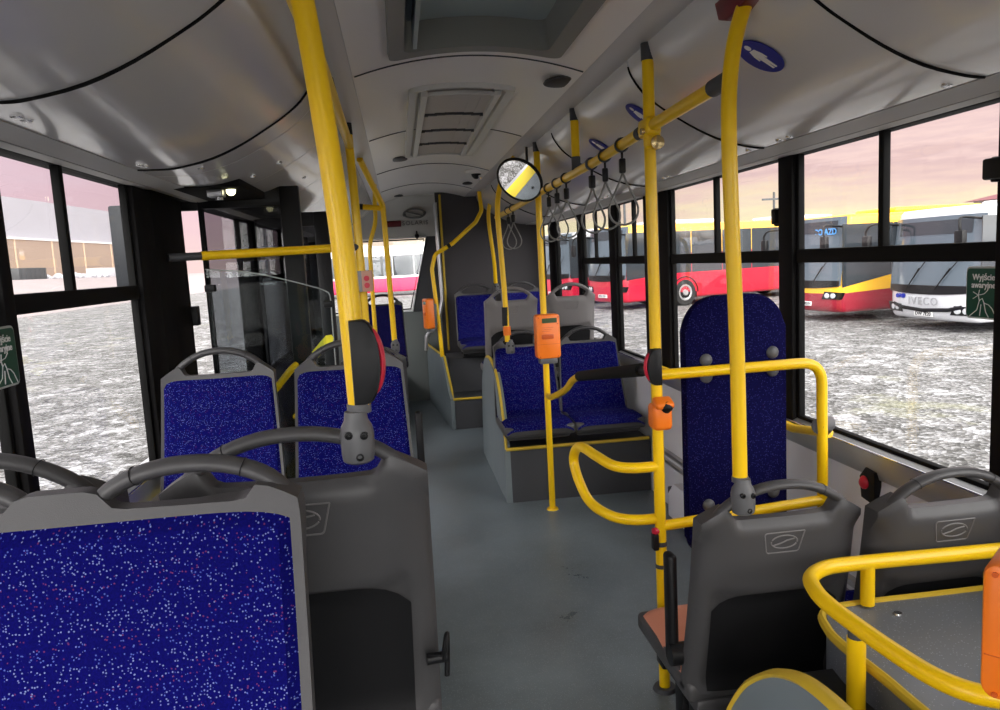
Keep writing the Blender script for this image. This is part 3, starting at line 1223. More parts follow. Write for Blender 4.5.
    # upholstery pad
    if pad:
        bm = bmesh.new()
        NX2, NZ2 = 30, 26
        zb = zc - .03
        G = []
        for j in range(NZ2 + 1):
            v = j / NZ2
            row = []
            for i in range(NX2 + 1):
                u = -1 + 2 * i / NX2
                top = lip - .010 - (.016 * abs(u) ** 10) - .006 * (1 - u * u)
                z = zb + (top - zb) * v
                h = hw(z) * .972
                x = u * h
                ed = min((1 - abs(u)) * h, (1 - v) * (top - zb), v * (top - zb) + .02)
                puff = .020 * min(1, max(ed, 0) / .018) ** .5
                yy = yl(z) - .022 * abs(u * .945) ** 3 - puff + .004
                row.append(bm.verts.new((x, yy, z)))
            G.append(row)
        for j in range(NZ2):
            for i in range(NX2):
                bm.faces.new((G[j][i], G[j][i + 1], G[j + 1][i + 1], G[j + 1][i]))
        finish('back_upholstery', bm, front, r)
    if cushion:
        bm = bmesh.new()
        NX3, NY3 = 20, 20
        G = []
        dep = .42
        for j in range(NY3 + 1):
            v = j / NY3
            row = []
            for i in range(NX3 + 1):
                u = -1 + 2 * i / NX3
                x = u * W / 2 * .97 * (1 - .04 * max(0, v - .8) * 5)
                y = -.005 - dep * v
                drop = .045 * max(0, (v - .80) / .20) ** 2.2 + .022 * abs(u) ** 9 + .014 * math.sin(min(v / .55, 1) * PI)
                row.append(bm.verts.new((x, y, zc - drop)))
            G.append(row)
        for j in range(NY3):
            for i in range(NX3):
                bm.faces.new((G[j][i], G[j + 1][i], G[j + 1][i + 1], G[j][i + 1]))
        finish('cushion', bm, front, r)
        bm = bmesh.new()
        box(bm, -W / 2, W / 2, -.415, .02, zc - .085, zc - .026, .018, 3)
        box(bm, -W / 2 + .02, W / 2 - .02, -.36, .03, zc - .115, zc - .07, .014, 2)
        finish('seat_pan', bm, shell, r)
    if frame:
        bm = bmesh.new()
        box(bm, -W / 2 + .03, W / 2 - .03, -.32, -.26, zc - .15, zc - .11, .008)
        box(bm, -W / 2 + .03, W / 2 - .03, -.06, .0, zc - .15, zc - .11, .008)
        for sgn in (-1, 1):
            x = sgn * (W / 2 - .06)
            box(bm, x - .018, x + .018, -.33, .01, zc - .14, zc - .10, .006)
            box(bm, x - .016, x + .016, -.20, -.14, .0, zc - .10, .006)
        box(bm, -W / 2 + .03, W / 2 - .03, -.24, -.10, 0, .014, .003)
        finish('seat_frame', bm, BLK, r)
    if armrest:
        s = armrest
        x = s * (W / 2 + .022)
        bm = bmesh.new()
        box(bm, x - .013, x + .013, .01, .045, zc + .02, zc + .27, .010, 3)
        cyl(bm, (x - s * .03, .03, zc + .05), (x + s * .012, .03, zc + .05), .022)
        finish('armrest', bm, BLK, r)
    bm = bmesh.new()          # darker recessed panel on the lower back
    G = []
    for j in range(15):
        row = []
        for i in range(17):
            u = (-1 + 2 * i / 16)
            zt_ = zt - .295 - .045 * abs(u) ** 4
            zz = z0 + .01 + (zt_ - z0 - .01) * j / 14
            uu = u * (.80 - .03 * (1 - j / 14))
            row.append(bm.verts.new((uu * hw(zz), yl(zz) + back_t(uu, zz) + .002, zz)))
        G.append(row)
    for j in range(14):
        for i in range(16):
            bm.faces.new((G[j][i], G[j][i + 1], G[j + 1][i + 1], G[j + 1][i]))
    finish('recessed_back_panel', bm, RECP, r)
    # moulded maker's emblem on the back of the shell
    bm = bmesh.new()
    zm = zt - .155
    def onback(x, dz):
        z = zm + dz
        return Vector((x, yl(z) + back_t(x / (W / 2), z) + .0005, z))
    tr = [(-.052, .026), (.052, .026), (.044, -.028), (-.038, -.028)]
    loops = fillet([onback(*p) for p in tr + tr[:1]], .008)
    sweep(bm, loops, .0016, .0016, 6)
    def arc(rx, rz, a0, a1):
        return [onback(rx * math.cos(math.radians(a0 + (a1 - a0) * k / 14)), rz * math.sin(math.radians(a0 + (a1 - a0) * k / 14))) for k in range(15)]
    sweep(bm, arc(.034, .017, 20, 190), .0018, .0018, 6)
    sweep(bm, arc(.034, .017, 200, 370), .0018, .0018, 6)
    sweep(bm, [onback(-.026, .007), onback(-.006, .003), onback(.008, -.003), onback(.028, -.008)], .0022, .0018, 6)
    finish('embossed_emblem', bm, SHELL2, r)
    return r
def place(r, x, ytop, zbase, away=False):
    """put the top of the backrest at ytop"""
    if away:
        r.location = (x, ytop + .105, zbase)
        r.rotation_euler = (0, 0, PI)
    else:
        r.location = (x, ytop - .105, zbase)
    return r

# near left
s = seat('wide_bus_seat', 'wide blue flecked bus seat filling the lower left corner, nearest the viewer', W=.64, hl=.54, leg=.36, wide=True, group='bus seats')
place(s, -.475, 1.05, .305)
s = seat('bus_seat', 'grey-backed seat carrying the nearest left yellow pole, turned away from the viewer', W=.43, leg=.36, shell=SHELL)
place(s, -.190, 1.25, .30, True)
g_l1 = s
bm = bmesh.new()
lx = -.222
sweep(bm, spline([(lx, .075, .445), (lx - .004, .08, .470), (lx - .008, .07, .485), (lx - .009, .06, .478), (lx - .008, .058, .45), (lx - .005, .06, .405)], 5), .007, .005, 8)
cyl(bm, (lx + .03, .075, .447), (lx - .006, .07, .447), .010)
finish('release_lever', bm, BLK, s)
s = seat('bus_seat', 'grey-backed seat at the left window edge behind the wide blue seat', W=.43, leg=.36)
place(s, -.685, 1.25, .30, True)
# middle left pair facing the viewer
s = seat('bus_seat', 'blue seat facing the viewer beside the left window, before the door pillar', W=.425, taper=.88, leg=.36)
place(s, -.655, 2.76, .295)
s = seat('bus_seat', 'blue seat facing the viewer at the aisle, right half of the left pair', W=.425, taper=.88, leg=.36, armrest=1)
place(s, -.200, 2.76, .295)
# rear left seat and the hidden one carrying a pole
s = seat('bus_seat', 'dark blue seat facing the viewer in front of the rear window', W=.40, taper=.92, leg=.36, front=FABD, shell=BLK)
place(s, -.17, 6.95, .30)
s = seat('bus_seat', 'grey seat back mostly hidden behind the left pair, under a thin yellow pole', W=.42, leg=.36)
place(s, -.20, 4.95, .04, True)
# near right pair turned away
s = seat('priority_seat', 'grey-backed folding seat with salmon cushion under the right yellow pole', W=.425, taper=.97, leg=.345, hl=.54, front=ORL, armrest=0)
place(s, .888, 1.69, .0, True)
r1 = s
bm = bmesh.new()
box(bm, .212, .240, -.075, -.028, .345, .655, .012, 3)
cyl(bm, (.19, -.03, .38), (.242, -.03, .38), .03)
finish('folded_armrest', bm, BLK, s)
s = seat('bus_seat', 'grey-backed seat against the right wall behind the yellow luggage rail', W=.39, leg=.36, hl=.535)
place(s, 1.295, 1.63, .0, True)
# pair in the middle right on the wheel box, back to back with another pair
s = seat('bus_seat', 'bright blue seat behind the orange ticket machine, left of its pair', W=.42, taper=.88, leg=.185, hl=.49, frame=False)
place(s, .750, 4.72, .325)
s = seat('bus_seat', 'bright blue seat by the right wall, right of the orange ticket machine', W=.43, taper=.84, leg=.185, hl=.49, frame=False)
place(s, 1.172, 4.72, .325)
s = seat('bus_seat', 'grey-backed seat facing the rear behind the blue pair, at the aisle', W=.36, leg=.36, shell=SHELL2)
place(s, .735, 5.02, .37, True)
s = seat('bus_seat', 'grey-backed seat facing the rear behind the blue pair, at the right window', W=.34, leg=.36, shell=SHELL2)
place(s, 1.145, 5.02, .375, True)
s = seat('bus_seat', 'dark blue last-row seat beside the engine tower edge, at the aisle', W=.40, taper=.95, leg=.17, hl=.49, front=FAB, frame=True)
place(s, .70, 7.12, .58)
s = seat('bus_seat', 'last-row seat half hidden behind the grey seat backs', W=.40, taper=.95, leg=.17, hl=.49, front=FAB)
place(s, 1.14, 7.12, .58)

# ------------------------------------------------------------------ podiums, wheel boxes, steps
def podium(name, label, parts, loc):
    t = thing(name, label, 'podium', loc)
    for nm, bm, m in parts:
        finish(nm, bm, m, t)
    return t
podium('seat_podium', 'raised grey podium carrying the left front seats', [('box', BX(XL + .06, -.03, .2, 2.98, 0, .295, bev=.01), PODS)], (-.5, 1.6, 0))
podium('seat_podium', 'low podium under the rear left seat', [('box', BX(XL + .06, .0, 5.9, 7.98, 0, .295, bev=.01), PODS)], (-.45, 6.9, 0))
podium('seat_podium', 'thin plinth under the hidden grey seat behind the door', [('box', BX(XL + .06, .02, 5.02, 5.7, 0, .04, bev=.01), PODS)], (-.45, 5.35, 0))
# right rear wheel box
t = thing('wheel_box', 'grey wheel box with yellow edge under the blue pair', 'wheel box', (.95, 4.8, 0))
bm = bmesh.new()
prism(bm, [(4.33, 0), (4.33, .325), (4.68, .325), (4.70, .35), (5.75, .35), (5.75, 0)], None, .585, 1.445, 'x', .004)
finish('box', bm, DGRY, t)
arcp = [(4.335, .33), (4.37, .44), (4.44, .56), (4.54, .68), (4.66, .755), (4.82, .79), (5.0, .80), (5.2, .76), (5.4, .6), (5.5, .36)]
sp = [(p.y, p.z) for p in spline([(0, a, b) for a, b in arcp], 5)]
bm = bmesh.new()
prism(bm, [(4.33, 0)] + sp + [(5.6, 0)], None, .55, .585, 'x')
finish('side_fin', bm, PODS, t)
bm = bmesh.new()
sweep(bm, [(.562, a, b) for a, b in sp], .016, .009, 8, up=(0, 0, 1))
finish('edge_strip', bm, EDGE, t)
finish('edge_strip', TUBE([(.56, 4.325, .33), (1.44, 4.325, .33)], .011, n=8), EDGE, t)
# step and rear platform
t = thing('step_platform', 'grey step and raised platform edged in yellow before the last row', 'step', (.9, 7.0, 0))
bm = bmesh.new()
prism(bm, [(6.45, 0), (6.45, .255), (6.88, .255), (6.88, .575), (7.325, .575), (7.325, 0)], None, .40, 1.445, 'x', .004)
finish('steps', bm, DGRY, t)
bm = bmesh.new()
prism(bm, [(6.45, 0), (6.45, .27), (6.55, .32), (6.80, .60), (7.33, .60), (7.95, .60), (7.95, 0)], None, .372, .41, 'x')
for v in bm.verts:
    v.co.x -= (v.co.y - 6.45) * .088
finish('side_fin', bm, PODS, t)
finish('edge_strip', TUBE([(1.44, 6.445, .262), (.397, 6.445, .268), (.395, 6.55, .325), (.36, 6.80, .603), (.255, 7.95, .606)], .011, n=8), EDGE, t)
# luggage podium on the right front wheel arch
t = thing('luggage_platform', 'grey speckled luggage platform edged in yellow in the lower right corner', 'luggage platform', (1.15, 1.2, 0))
plan = [(1.455, 1.60), (1.02, 1.60), (.945, 1.575), (.915, 1.51), (.905, 1.44), (.912, 1.30), (.912, 1.18), (.925, .70), (.925, -.1), (1.455, -.1)]
bm = bmesh.new()
prism(bm, plan, None, 0, .58, 'z')
finish('platform_top', bm, PODF, t)
bm = bmesh.new()
path = spline([(1.45, 1.605, .577), (1.25, 1.605, .577), (1.02, 1.605, .577), (.94, 1.58, .577), (.91, 1.51, .577), (.902, 1.44, .577), (.908, 1.30, .577), (.908, 1.18, .577), (.918, .8, .577)], 6)
sweep(bm, path, .010, .012, 8)
finish('edge_strip', bm, EDGE, t)
finish('shelf', BX(.70, .93, -.1, 1.50, 0, .49, bev=.004), mat('dark_shelf_vinyl', (.035, .036, .038), .5), t)
fin = [(1.545, .36), (1.52, .41), (1.465, .485), (1.41, .542), (1.33, .603), (1.255, .640), (1.18, .660), (1.08, .668), (.9, .668), (.6, .668)]
sp = [(p.y, p.z) for p in spline([(0, a, b) for a, b in fin], 4)]
bm = bmesh.new()
prism(bm, [(1.56, 0), (1.56, .3)] + sp + [(.6, 0)], None, .675, .70, 'x')
finish('side_fin', bm, PODS, t)
bm = bmesh.new()
sweep(bm, [(.688, a, b) for a, b in sp], .019, .009, 8, up=(0, 0, 1))
finish('edge_strip', bm, EDGE, t)
t = thing('luggage_rail', 'thick bent yellow guard rail around the luggage platform', 'guard rail', (1.1, 1.3, .5))
zr = .69
path = spline([(1.45, 1.572, zr), (1.25, 1.58, zr), (1.06, 1.588, zr), (.955, 1.585, zr), (.89, 1.545, zr), (.862, 1.48, zr), (.852, 1.41, zr), (.855, 1.30, zr), (.862, 1.20, zr),
               (.875, 1.12, zr), (.905, 1.065, zr), (.96, 1.035, zr), (1.05, 1.02, zr), (1.25, 1.01, zr), (1.45, 1.0, zr)], 6)
bm = bmesh.new()
sweep(bm, path, .0175, n=18)
finish('rail', bm, YEL, t)
finish('post', TUBE([(.866, 1.335, .50), (.866, 1.335, .655)], .0185), YEL, t)
finish('collar', TUBE([(.866, 1.335, .652), (.866, 1.335, .68)], .0165), DGRY, t)
finish('foot_flange', CYL((.866, 1.335, .49), (.866, 1.335, .502), .032, .026), DGRY, t)
finish('post', TUBE([(1.058, 1.588, .585), (1.058, 1.588, .685)], .0165), YEL, t)
t = thing('steel_fastener', 'small bright metal stud on the luggage platform behind the rail', 'stud', (1.13, 1.5, .58))
bm = bmesh.new()
lathe(bm, (1.10, 1.535, .58), (0, 0, 1), [(.010, 0), (.009, .004), (0, .005)], 12)
finish('stud', bm, CHR, t)

# ------------------------------------------------------------------ poles, rails and clamps
PG = 'yellow grab poles'
def pole(label, parts, loc, name='grab_pole', cat='grab pole', r=.0175, group=PG):
    t = thing(name, label, cat, loc, group=group)
    for p in parts:
        finish(p[0], p[1], p[2], t)
    return t
def joint(x, y, z, k=1.):
    """grey two-screw clamp at a pole foot on a seat shoulder"""
    bm = bmesh.new()
    lathe(bm, (x, y, z), (0, 0, 1), [(.020 * k, -.046 * k), (.026 * k, -.042 * k), (.028 * k, -.03 * k), (.0285 * k, .004), (.026 * k, .016), (.0195, .026), (.0175, .040), (0, .04)], 22)
    out = [('clamp', bm, GRYP)]
    for px, pz in ((-.012, .006), (.013, .004), (.004, -.032)):
        b2 = bmesh.new()
        lathe(b2, (x + px * k, y - .0255 * k, z + pz * k), (0, -1, 0), [(.0065, -.008), (.0065, .003), (.004, .004), (.003, .001), (0, .001)], 10)
        out.append(('screw', b2, BLK))
    return out

# nearest left pole on the grey seat, bows towards the roof beam
j = joint(-.085, 1.218, 1.180, .96)
pole('thick yellow pole nearest the viewer on the left, bowing into the ceiling', [
    ('tube', TUBE(spline([(-.078, 1.228, 1.228), (-.082, 1.235, 1.38), (-.088, 1.245, 1.52), (-.100, 1.25, 1.68), (-.111, 1.25, 1.80), (-.126, 1.25, 1.92), (-.146, 1.25, 2.02), (-.162, 1.25, 2.075)], 5), .0185, n=20), YEL),
    *j, ('collar', TUBE([(-.079, 1.228, 1.216), (-.079, 1.228, 1.231)], .0195), GRYP)], (-.087, 1.255, 1.15))
def stop_button(x, y, z, s, label, h=.072, dx=0., group='stop buttons'):
    """black half-moon housing with a red rim, clipped on a pole; s = side it bulges to"""
    t = thing('stop_button', label, 'stop button', (x, y, z), group=group)
    out = []
    for k in range(15):
        a = -PI / 2 + PI * k / 14
        out.append((x + s * (.004 + .029 * math.cos(a) ** .8 if math.cos(a) > 0 else .004), z + h * math.sin(a)))
    inner = [(x - s * .012, z + h * .97), (x - s * .012, z - h * .97)]
    poly = [(x - s * .012, z - h * .99)] + out + [(x - s * .012, z + h * .99)]
    bm = bmesh.new()
    prism(bm, poly, None, y - .028, y + .010, 'y', .004)
    finish('housing', bm, BLK, t)
    bm = bmesh.new()
    path = [(x + s * (.006 + .0295 * max(math.cos(a), 0) ** .8), y - .008, z + (h - .014) * math.sin(a)) for a in [-1.15 + 2.3 * k / 14 for k in range(15)]]
    sweep(bm, path, .006, .012, 8, up=(0, 1, 0))
    finish('button_rim', bm, RED, t)
    return t
stop_button(-.072, 1.225, 1.300, 1, 'black and red stop button on the nearest left pole', .068)
# right near pole
j = joint(.779, 1.655, .862)
pole('yellow pole rising from the near right folding seat and bending to the ceiling', [
    ('tube', TUBE(spline([(.777, 1.665, .897), (.774, 1.665, 1.20), (.766, 1.665, 1.50), (.762, 1.665, 1.70), (.768, 1.67, 1.82), (.786, 1.675, 1.92), (.816, 1.68, 2.0), (.85, 1.70, 2.03)], 6), .0175, n=20), YEL),
    *j, ('collar', TUBE([(.777, 1.665, .892), (.777, 1.665, .905)], .0195), GRYP)], (.788, 1.69, .81))
# pole with the ticket validator holder, floor to beam
XP = .785
pole('yellow floor to ceiling pole with the guard loop, before the wheelchair bay', [
    ('tube', TUBE([(XP, 2.27, 0), (XP, 2.27, 2.03)], .0178, n=20), YEL),
    ('top_sleeve', TUBE([(XP, 2.27, 2.02), (XP, 2.27, 2.075)], .020), DGRY),
    ('floor_flange', CYL((XP, 2.27, 0), (XP, 2.27, .012), .04, .034), DGRY),
    ('black_sleeve', TUBE([(XP, 2.27, .50), (XP, 2.27, .515)], .0195), DGRY),
    ('lower_sleeve', TUBE([(XP, 2.27, .425), (XP, 2.27, .438)], .0195), DGRY)], (XP, 2.27, 0))
pole('yellow floor to rail pole carrying the orange ticket machine', [
    ('tube', TUBE([(.79, 4.15, 0), (.79, 4.15, 1.79)], .0175, n=18), YEL),
    ('floor_flange', CYL((.79, 4.15, 0), (.79, 4.15, .01), .035, .03), YEL)], (.79, 4.15, 0))
j = joint(.655, 4.60, .915)
pole('yellow pole standing on the blue seat shoulder left of the ticket machine', [
    ('tube', TUBE(spline([(.640, 4.60, .945), (.638, 4.60, 1.20), (.628, 4.60, 1.50), (.620, 4.60, 1.72), (.635, 4.6, 1.86), (.68, 4.6, 1.97), (.74, 4.6, 2.06)], 6), .0165), YEL),
    *j, ('black_grip', TUBE([(.632, 4.60, 1.045), (.634, 4.60, 1.16)], .020), BLK),
    ('orange_sleeve', TUBE([(.641, 4.60, .985), (.639, 4.60, 1.04)], .024, n=12), ORG)], (.65, 4.6, .88))
j = joint(.90, 7.04, 1.20)
pole('yellow pole standing on the last-row seat shoulder, curving behind the round mirror', [
    ('tube', TUBE(spline([(.895, 7.03, 1.24), (.88, 6.95, 1.45), (.845, 6.9, 1.80), (.855, 6.85, 1.95), (.89, 6.8, 2.03)], 6), .018), YEL), *j], (.82, 7.04, 1.17))
# tower handrail
pole('bent yellow handrail crossing in front of the engine tower', [
    ('tube', TUBE([(.345, 6.85, .60), (.325, 6.85, 1.0), (.30, 6.85, 1.40), (.335, 6.85, 1.53), (.50, 6.85, 1.62), (.72, 6.85, 1.80), (.78, 6.85, 1.90), (.765, 6.85, 2.09)], .0185, fil=.08), YEL),
    ('black_sleeve', TUBE([(.452, 6.85, 1.593), (.478, 6.85, 1.608)], .021), BLK)], (.375, 6.85, .59), 'handrail', 'handrail', group='bent handrails')
# left rear poles
pole('yellow pole behind the nearest left pole carrying the grey button box', [
    ('tube', TUBE([(-.158, 3.40, 0), (-.163, 3.40, 1.4), (-.168, 3.40, 1.75), (-.175, 3.40, 2.03)], .0185), YEL),
    ('top_sleeve', TUBE([(-.175, 3.40, 2.02), (-.177, 3.40, 2.075)], .020), BLK),
    ('floor_flange', CYL((-.158, 3.40, 0), (-.158, 3.40, .012), .04, .034), DGRY)], (-.158, 3.40, 0))
j = joint(-.055, 4.97, .93)
pole('thin yellow pole in front of the rear window dropping behind the left pair', [
    ('tube', TUBE(spline([(-.058, 4.97, .965), (-.062, 4.95, 1.3), (-.066, 4.93, 1.6), (-.07, 4.92, 1.80)], 5), .0175), YEL),
    *j,
    ('slanted_tube', TUBE([(-.175, 4.45, 2.06), (-.07, 4.92, 1.83), (-.07, 4.92, 1.79)], .0185, fil=.03), YEL),
    ('cross_tube', TUBE([(-.07, 4.92, 1.815), (-.20, 4.92, 1.83)], .0175), YEL),
    ('end_cap', TUBE([(-.195, 4.92, 1.83), (-.225, 4.92, 1.833)], .019), BLK)], (-.055, 4.97, .89))
pole('far thin yellow pole left of the rear window, kinked near its top', [
    ('tube', TUBE(spline([(-.135, 5.9, 2.07), (-.145, 5.95, 1.90), (-.155, 6.0, 1.78), (-.205, 6.0, 1.62), (-.212, 6.0, 1.4), (-.215, 6.0, .9), (-.215, 6.0, .30)], 5), .0165), YEL)], (-.215, 6.0, .30))
# ceiling rails
t = thing('ceiling_rail', 'long yellow overhead rail on the right holding the strap handles', 'handrail', (XP, 3.5, 1.8))
finish('tube', TUBE([(XP, 1.74, 1.835), (XP, 2.27, 1.825), (XP, 2.9, 1.808), (XP, 4.15, 1.797), (XP, 4.9, 1.785), (XP, 5.9, 1.78)], .0178, fil=.4, n=18), YEL, t)
finish('end_sleeve', TUBE([(XP, 1.715, 1.835), (XP, 1.80, 1.834)], .021), DGRY, t)
finish('end_sleeve', TUBE([(XP, 2.33, 1.823), (XP, 2.37, 1.822)], .0205), DGRY, t)
bm = bmesh.new()
box(bm, XP - .024, XP + .024, 2.225, 2.315, 1.796, 1.852, .012, 3)
box(bm, XP - .026, XP + .026, 2.238, 2.262, 1.76, 1.83, .010, 3)
finish('cross_clamp', bm, YEL, t)
bm = bmesh.new()
lathe(bm, (XP + .012, 2.236, 1.775), (0, -1, 0), [(.021, -.02), (.021, .004), (.012, .008), (0, .008)], 18)
lathe(bm, (XP - .026, 2.25, 1.81), (-1, 0, 0), [(.010, -.01), (.010, .008), (0, .009)], 12)
finish('clamp_screw', bm, mat('brass_screw', (.65, .5, .25), .25, metal=.9), t)
for y in (3.225, 4.115):
    tt = thing('rail_hanger', 'short yellow drop post between beam and overhead rail, ' + ('the nearer one' if y < 4 else 'the one above the round mirror'), 'rail hanger', (XP, y, 1.8), group='rail hangers')
    finish('tube', TUBE([(XP, y, 1.86), (XP, y, 2.03)], .0178), YEL, tt)
    finish('top_sleeve', TUBE([(XP, y, 2.02), (XP, y, 2.072)], .0195), DGRY, tt)
    finish('lower_sleeve', TUBE([(XP, y, 1.815), (XP, y, 1.87)], .0195), DGRY, tt)
t = thing('ceiling_rail', 'yellow overhead rail along the left roof beam behind the near pole', 'handrail', (-.16, 2.3, 1.95))
finish('tube', TUBE([(-.155, 1.1, 1.955), (-.16, 2.2, 1.965), (-.172, 3.38, 1.975)], .0178, n=18), YEL, t)
for y in (1.2, 2.6):
    finish('stay', TUBE([(-.158, y, 1.96), (-.18, y, 2.075)], .011, n=10), BLK, t)
# strap handles
def strap(label):
    t = thing('strap_handle', label, 'strap handle', (0, 0, 0), group='strap handles on the right rail', world=False)
    bm = bmesh.new()
    ring = [(0, .0, 0)] * 0
    ring = [(.0225 * math.cos(a), 0, .0225 * math.sin(a)) for a in [2 * PI * k / 18 for k in range(18)]]
    sweep(bm, ring, .0035, .011, 8, closed=True, up=(0, 1, 0))
    finish('rail_clip', bm, DGRY, t)
    bm = bmesh.new()
    box(bm, -.004, .004, -.006, .006, -.045, -.02, .002)
    box(bm, -.011, .011, -.014, .014, -.095, -.045, .005, 2)
    finish('buckle', bm, BLK, t)
    bm = bmesh.new()
    lp = spline([(0, .003, -.09), (-.012, .0, -.125), (-.038, 0, -.18), (-.050, 0, -.218), (-.038, 0, -.254), (0, 0, -.270), (.038, 0, -.254), (.050, 0, -.218), (.038, 0, -.18), (.012, 0, -.125), (0, -.003, -.09)], 5)
    sweep(bm, lp, .0038, .007, 8, up=(0, 1, 0))
    finish('loop', bm, STRAP, t)
    return t
sl = ['second strap loop nearest the viewer on the right rail', 'strap loop nearest the viewer on the right rail', 'third strap loop on the right rail', 'fourth strap loop, after the gap on the rail', 'fifth strap loop on the rail',
      'sixth strap loop, nearest the ticket machine pole', 'far strap loop just right of the round mirror', 'farthest strap loop, beneath the round mirror']
ys = [2.56, 2.775, 2.97, 3.43, 3.64, 3.84, 5.05, 5.28]
lab = ['strap loop nearest the viewer on the right rail', 'second nearest strap loop on the right rail', 'third strap loop, last of the near group of three', 'first strap loop of the middle group by the ticket machine pole',
       'middle strap loop of the group by the ticket machine pole', 'strap loop closest to the top of the ticket machine pole', 'nearer of the two strap loops hanging below the round mirror', 'farther of the two strap loops hanging below the round mirror']
base = None
for i, y in enumerate(ys):
    s = strap(lab[0]) if base is None else copy_tree(base)
    base = base or s
    s['label'] = lab[i]
    zr_ = 1.825 - .0272 * (y - 2.27) if y < 2.9 else (1.808 - .0088 * (y - 2.9) if y < 4.15 else 1.79)
    s.location = (XP, y, zr_)
    s.rotation_euler = (0, 0, random.uniform(-.5, .5))
# loop guard at aisle
t = thing('guard_rail', 'yellow two-bar loop bending back into the aisle from the bay pole', 'guard rail', (XP, 2.28, .59))
up_ = [(XP, 2.27, .766), (.70, 2.275, .766), (.645, 2.31, .770), (.612, 2.40, .782), (.588, 2.50, .790), (.575, 2.545, .765), (.572, 2.56, .72), (.580, 2.52, .66), (.600, 2.45, .605), (.640, 2.345, .590), (.70, 2.29, .588), (XP, 2.275, .59)]
bm = bmesh.new()
sweep(bm, spline(up_, 6), .0172, n=18)
finish('tube', bm, YEL, t)
# wheelchair bay rail, pad, padded arm
t = thing('bay_rail', 'yellow bent rail holding the upright padded backboard', 'guard rail', (1.05, 2.28, .57))
bm = bmesh.new()
sweep(bm, fillet([(XP, 2.27, 1.062), (1.345, 2.27, 1.066), (1.352, 2.27, .0)], .075), .0172, n=18)
finish('upper_tube', bm, YEL, t)
finish('lower_tube', TUBE([(XP, 2.27, .565), (1.35, 2.27, .60)], .0172, n=18), YEL, t)
bm = bmesh.new()
sweep(bm, [(1.33, 2.27, .852), (1.40, 2.32, .845), (1.43, 2.40, .80)], .021, .026, 12)
finish('wall_clamp', bm, GRYP, t)
t = thing('wall_handrail', 'yellow handrail along the right wall behind the blue backboard', 'handrail', (1.42, 3.2, .76))
finish('tube', TUBE([(1.425, 2.36, .80), (1.425, 2.6, .765), (1.425, 3.4, .79), (1.425, 4.25, .80)], .0165, fil=.1), YEL, t)
for y in (2.75, 4.1):
    finish('bracket', CYL((1.42, y, .775), (1.475, y, .765), .012), GRYP, t)
t = thing('padded_backboard', 'tall upright dark blue padded board with rounded top in the wheelchair bay', 'backboard', (1.10, 2.38, .43))
def rz_prof(cx, w, z0, z1, rb, rt, n=8):
    out = []
    for (sx_, zz, rr, a0) in ((1, z1, rt, 0), (-1, z1, rt, 90), (-1, z0, rb, 180), (1, z0, rb, 270)):
        for k in range(n + 1):
            a = math.radians(a0 + 90 * k / n)
            out.append((cx + sx_ * (w / 2 - rr) + rr * math.cos(a), zz + (-rr if zz == z1 else rr) + rr * math.sin(a)))
    return out
PX = 1.078
ang = .0
bm = bmesh.new()
prism(bm, rz_prof(PX, .345, .43, 1.297, .05, .11), None, 2.325, 2.375, 'y', .016)
finish('pad', bm, FABD, t)
bm = bmesh.new()
prism(bm, rz_prof(PX, .33, .45, 1.28, .05, .10), None, 2.376, 2.392, 'y', .003)
finish('back_plate', bm, BLK, t)
for x, z in ((PX - .105, 1.09), (PX + .125, 1.10), (PX - .105, 1.035), (PX + .125, 1.04), (PX - .105, .60), (PX + .125, .625)):
    bm = bmesh.new()
    lathe(bm, (x, 2.328, z), (0, -1, 0), [(.021, -.004), (.021, .006), (.016, .012), (.009, .016), (0, .016)], 16)
    finish('bolt', bm, GRYP, t)
t = thing('swing_gate', 'swinging arm with black foam sleeve between the ticket machine pole and the bay pole', 'guard arm', (.79, 3.3, .9))
finish('curved_tube', TUBE(spline([(.79, 4.13, .675), (.79, 4.02, .685), (.79, 3.67, .782), (.789, 3.479, .862), (.788, 3.30, .908), (.788, 3.2, .923)], 6), .0165), YEL, t)
finish('foam_sleeve', TUBE([(.788, 3.33, .903), (.786, 2.42, 1.058)], .023, n=18), BLKR, t)
finish('pivot', TUBE([(.786, 2.43, 1.056), (.785, 2.29, 1.07)], .014), BLK, t)
stop_button(XP - .004, 2.262, 1.092, -1, 'black and red stop button facing the aisle on the bay pole', .058)
# orange holder with camera-like button on bay pole
t = thing('orange_button_holder', 'orange sleeve with dark round push button on the bay pole', 'push button', (XP, 2.25, .90))
bm = bmesh.new()
sec = [(.026, -.050), (.027, .03), (.030, .052)]
box(bm, XP - .028, XP + .036, 2.222, 2.292, .890, .975, .016, 3)
obox(bm, (XP + .008, 2.235, .978), (1, 0, 0), (0, .9, .35), (0, -.35, .9), .030, .026, .012, .009, 3)
finish('housing', bm, ORG, t)
bm = bmesh.new()
lathe(bm, (XP + .015, 2.220, .968), (.25, -.75, .6), [(.018, -.01), (.018, .004), (.012, .012), (0, .014)], 20)
finish('push_button', bm, BLK, t)
t = thing('red_push_button', 'tiny red button clipped low on the bay pole', 'push button', (XP - .02, 2.26, .54))
bm = bmesh.new()
lathe(bm, (XP - .022, 2.262, .553), (-1, -.4, 0), [(.012, -.012), (.012, .004), (0, .006)], 14)
finish('button', bm, RED, t)
finish('clip', BX(XP - .03, XP - .012, 2.25, 2.28, .49, .545, bev=.004), BLK, t)
t = thing('wall_stop_button', 'red push button in a black housing on the right wall', 'stop button', (1.45, 2.2, .65))
bm = bmesh.new()
poly = [(2.165, .60), (2.235, .61), (2.245, .68), (2.215, .715), (2.165, .71)]
prism(bm, poly, None, 1.462, 1.49, 'x', .004)
finish('housing', bm, BLK, t)
bm = bmesh.new()
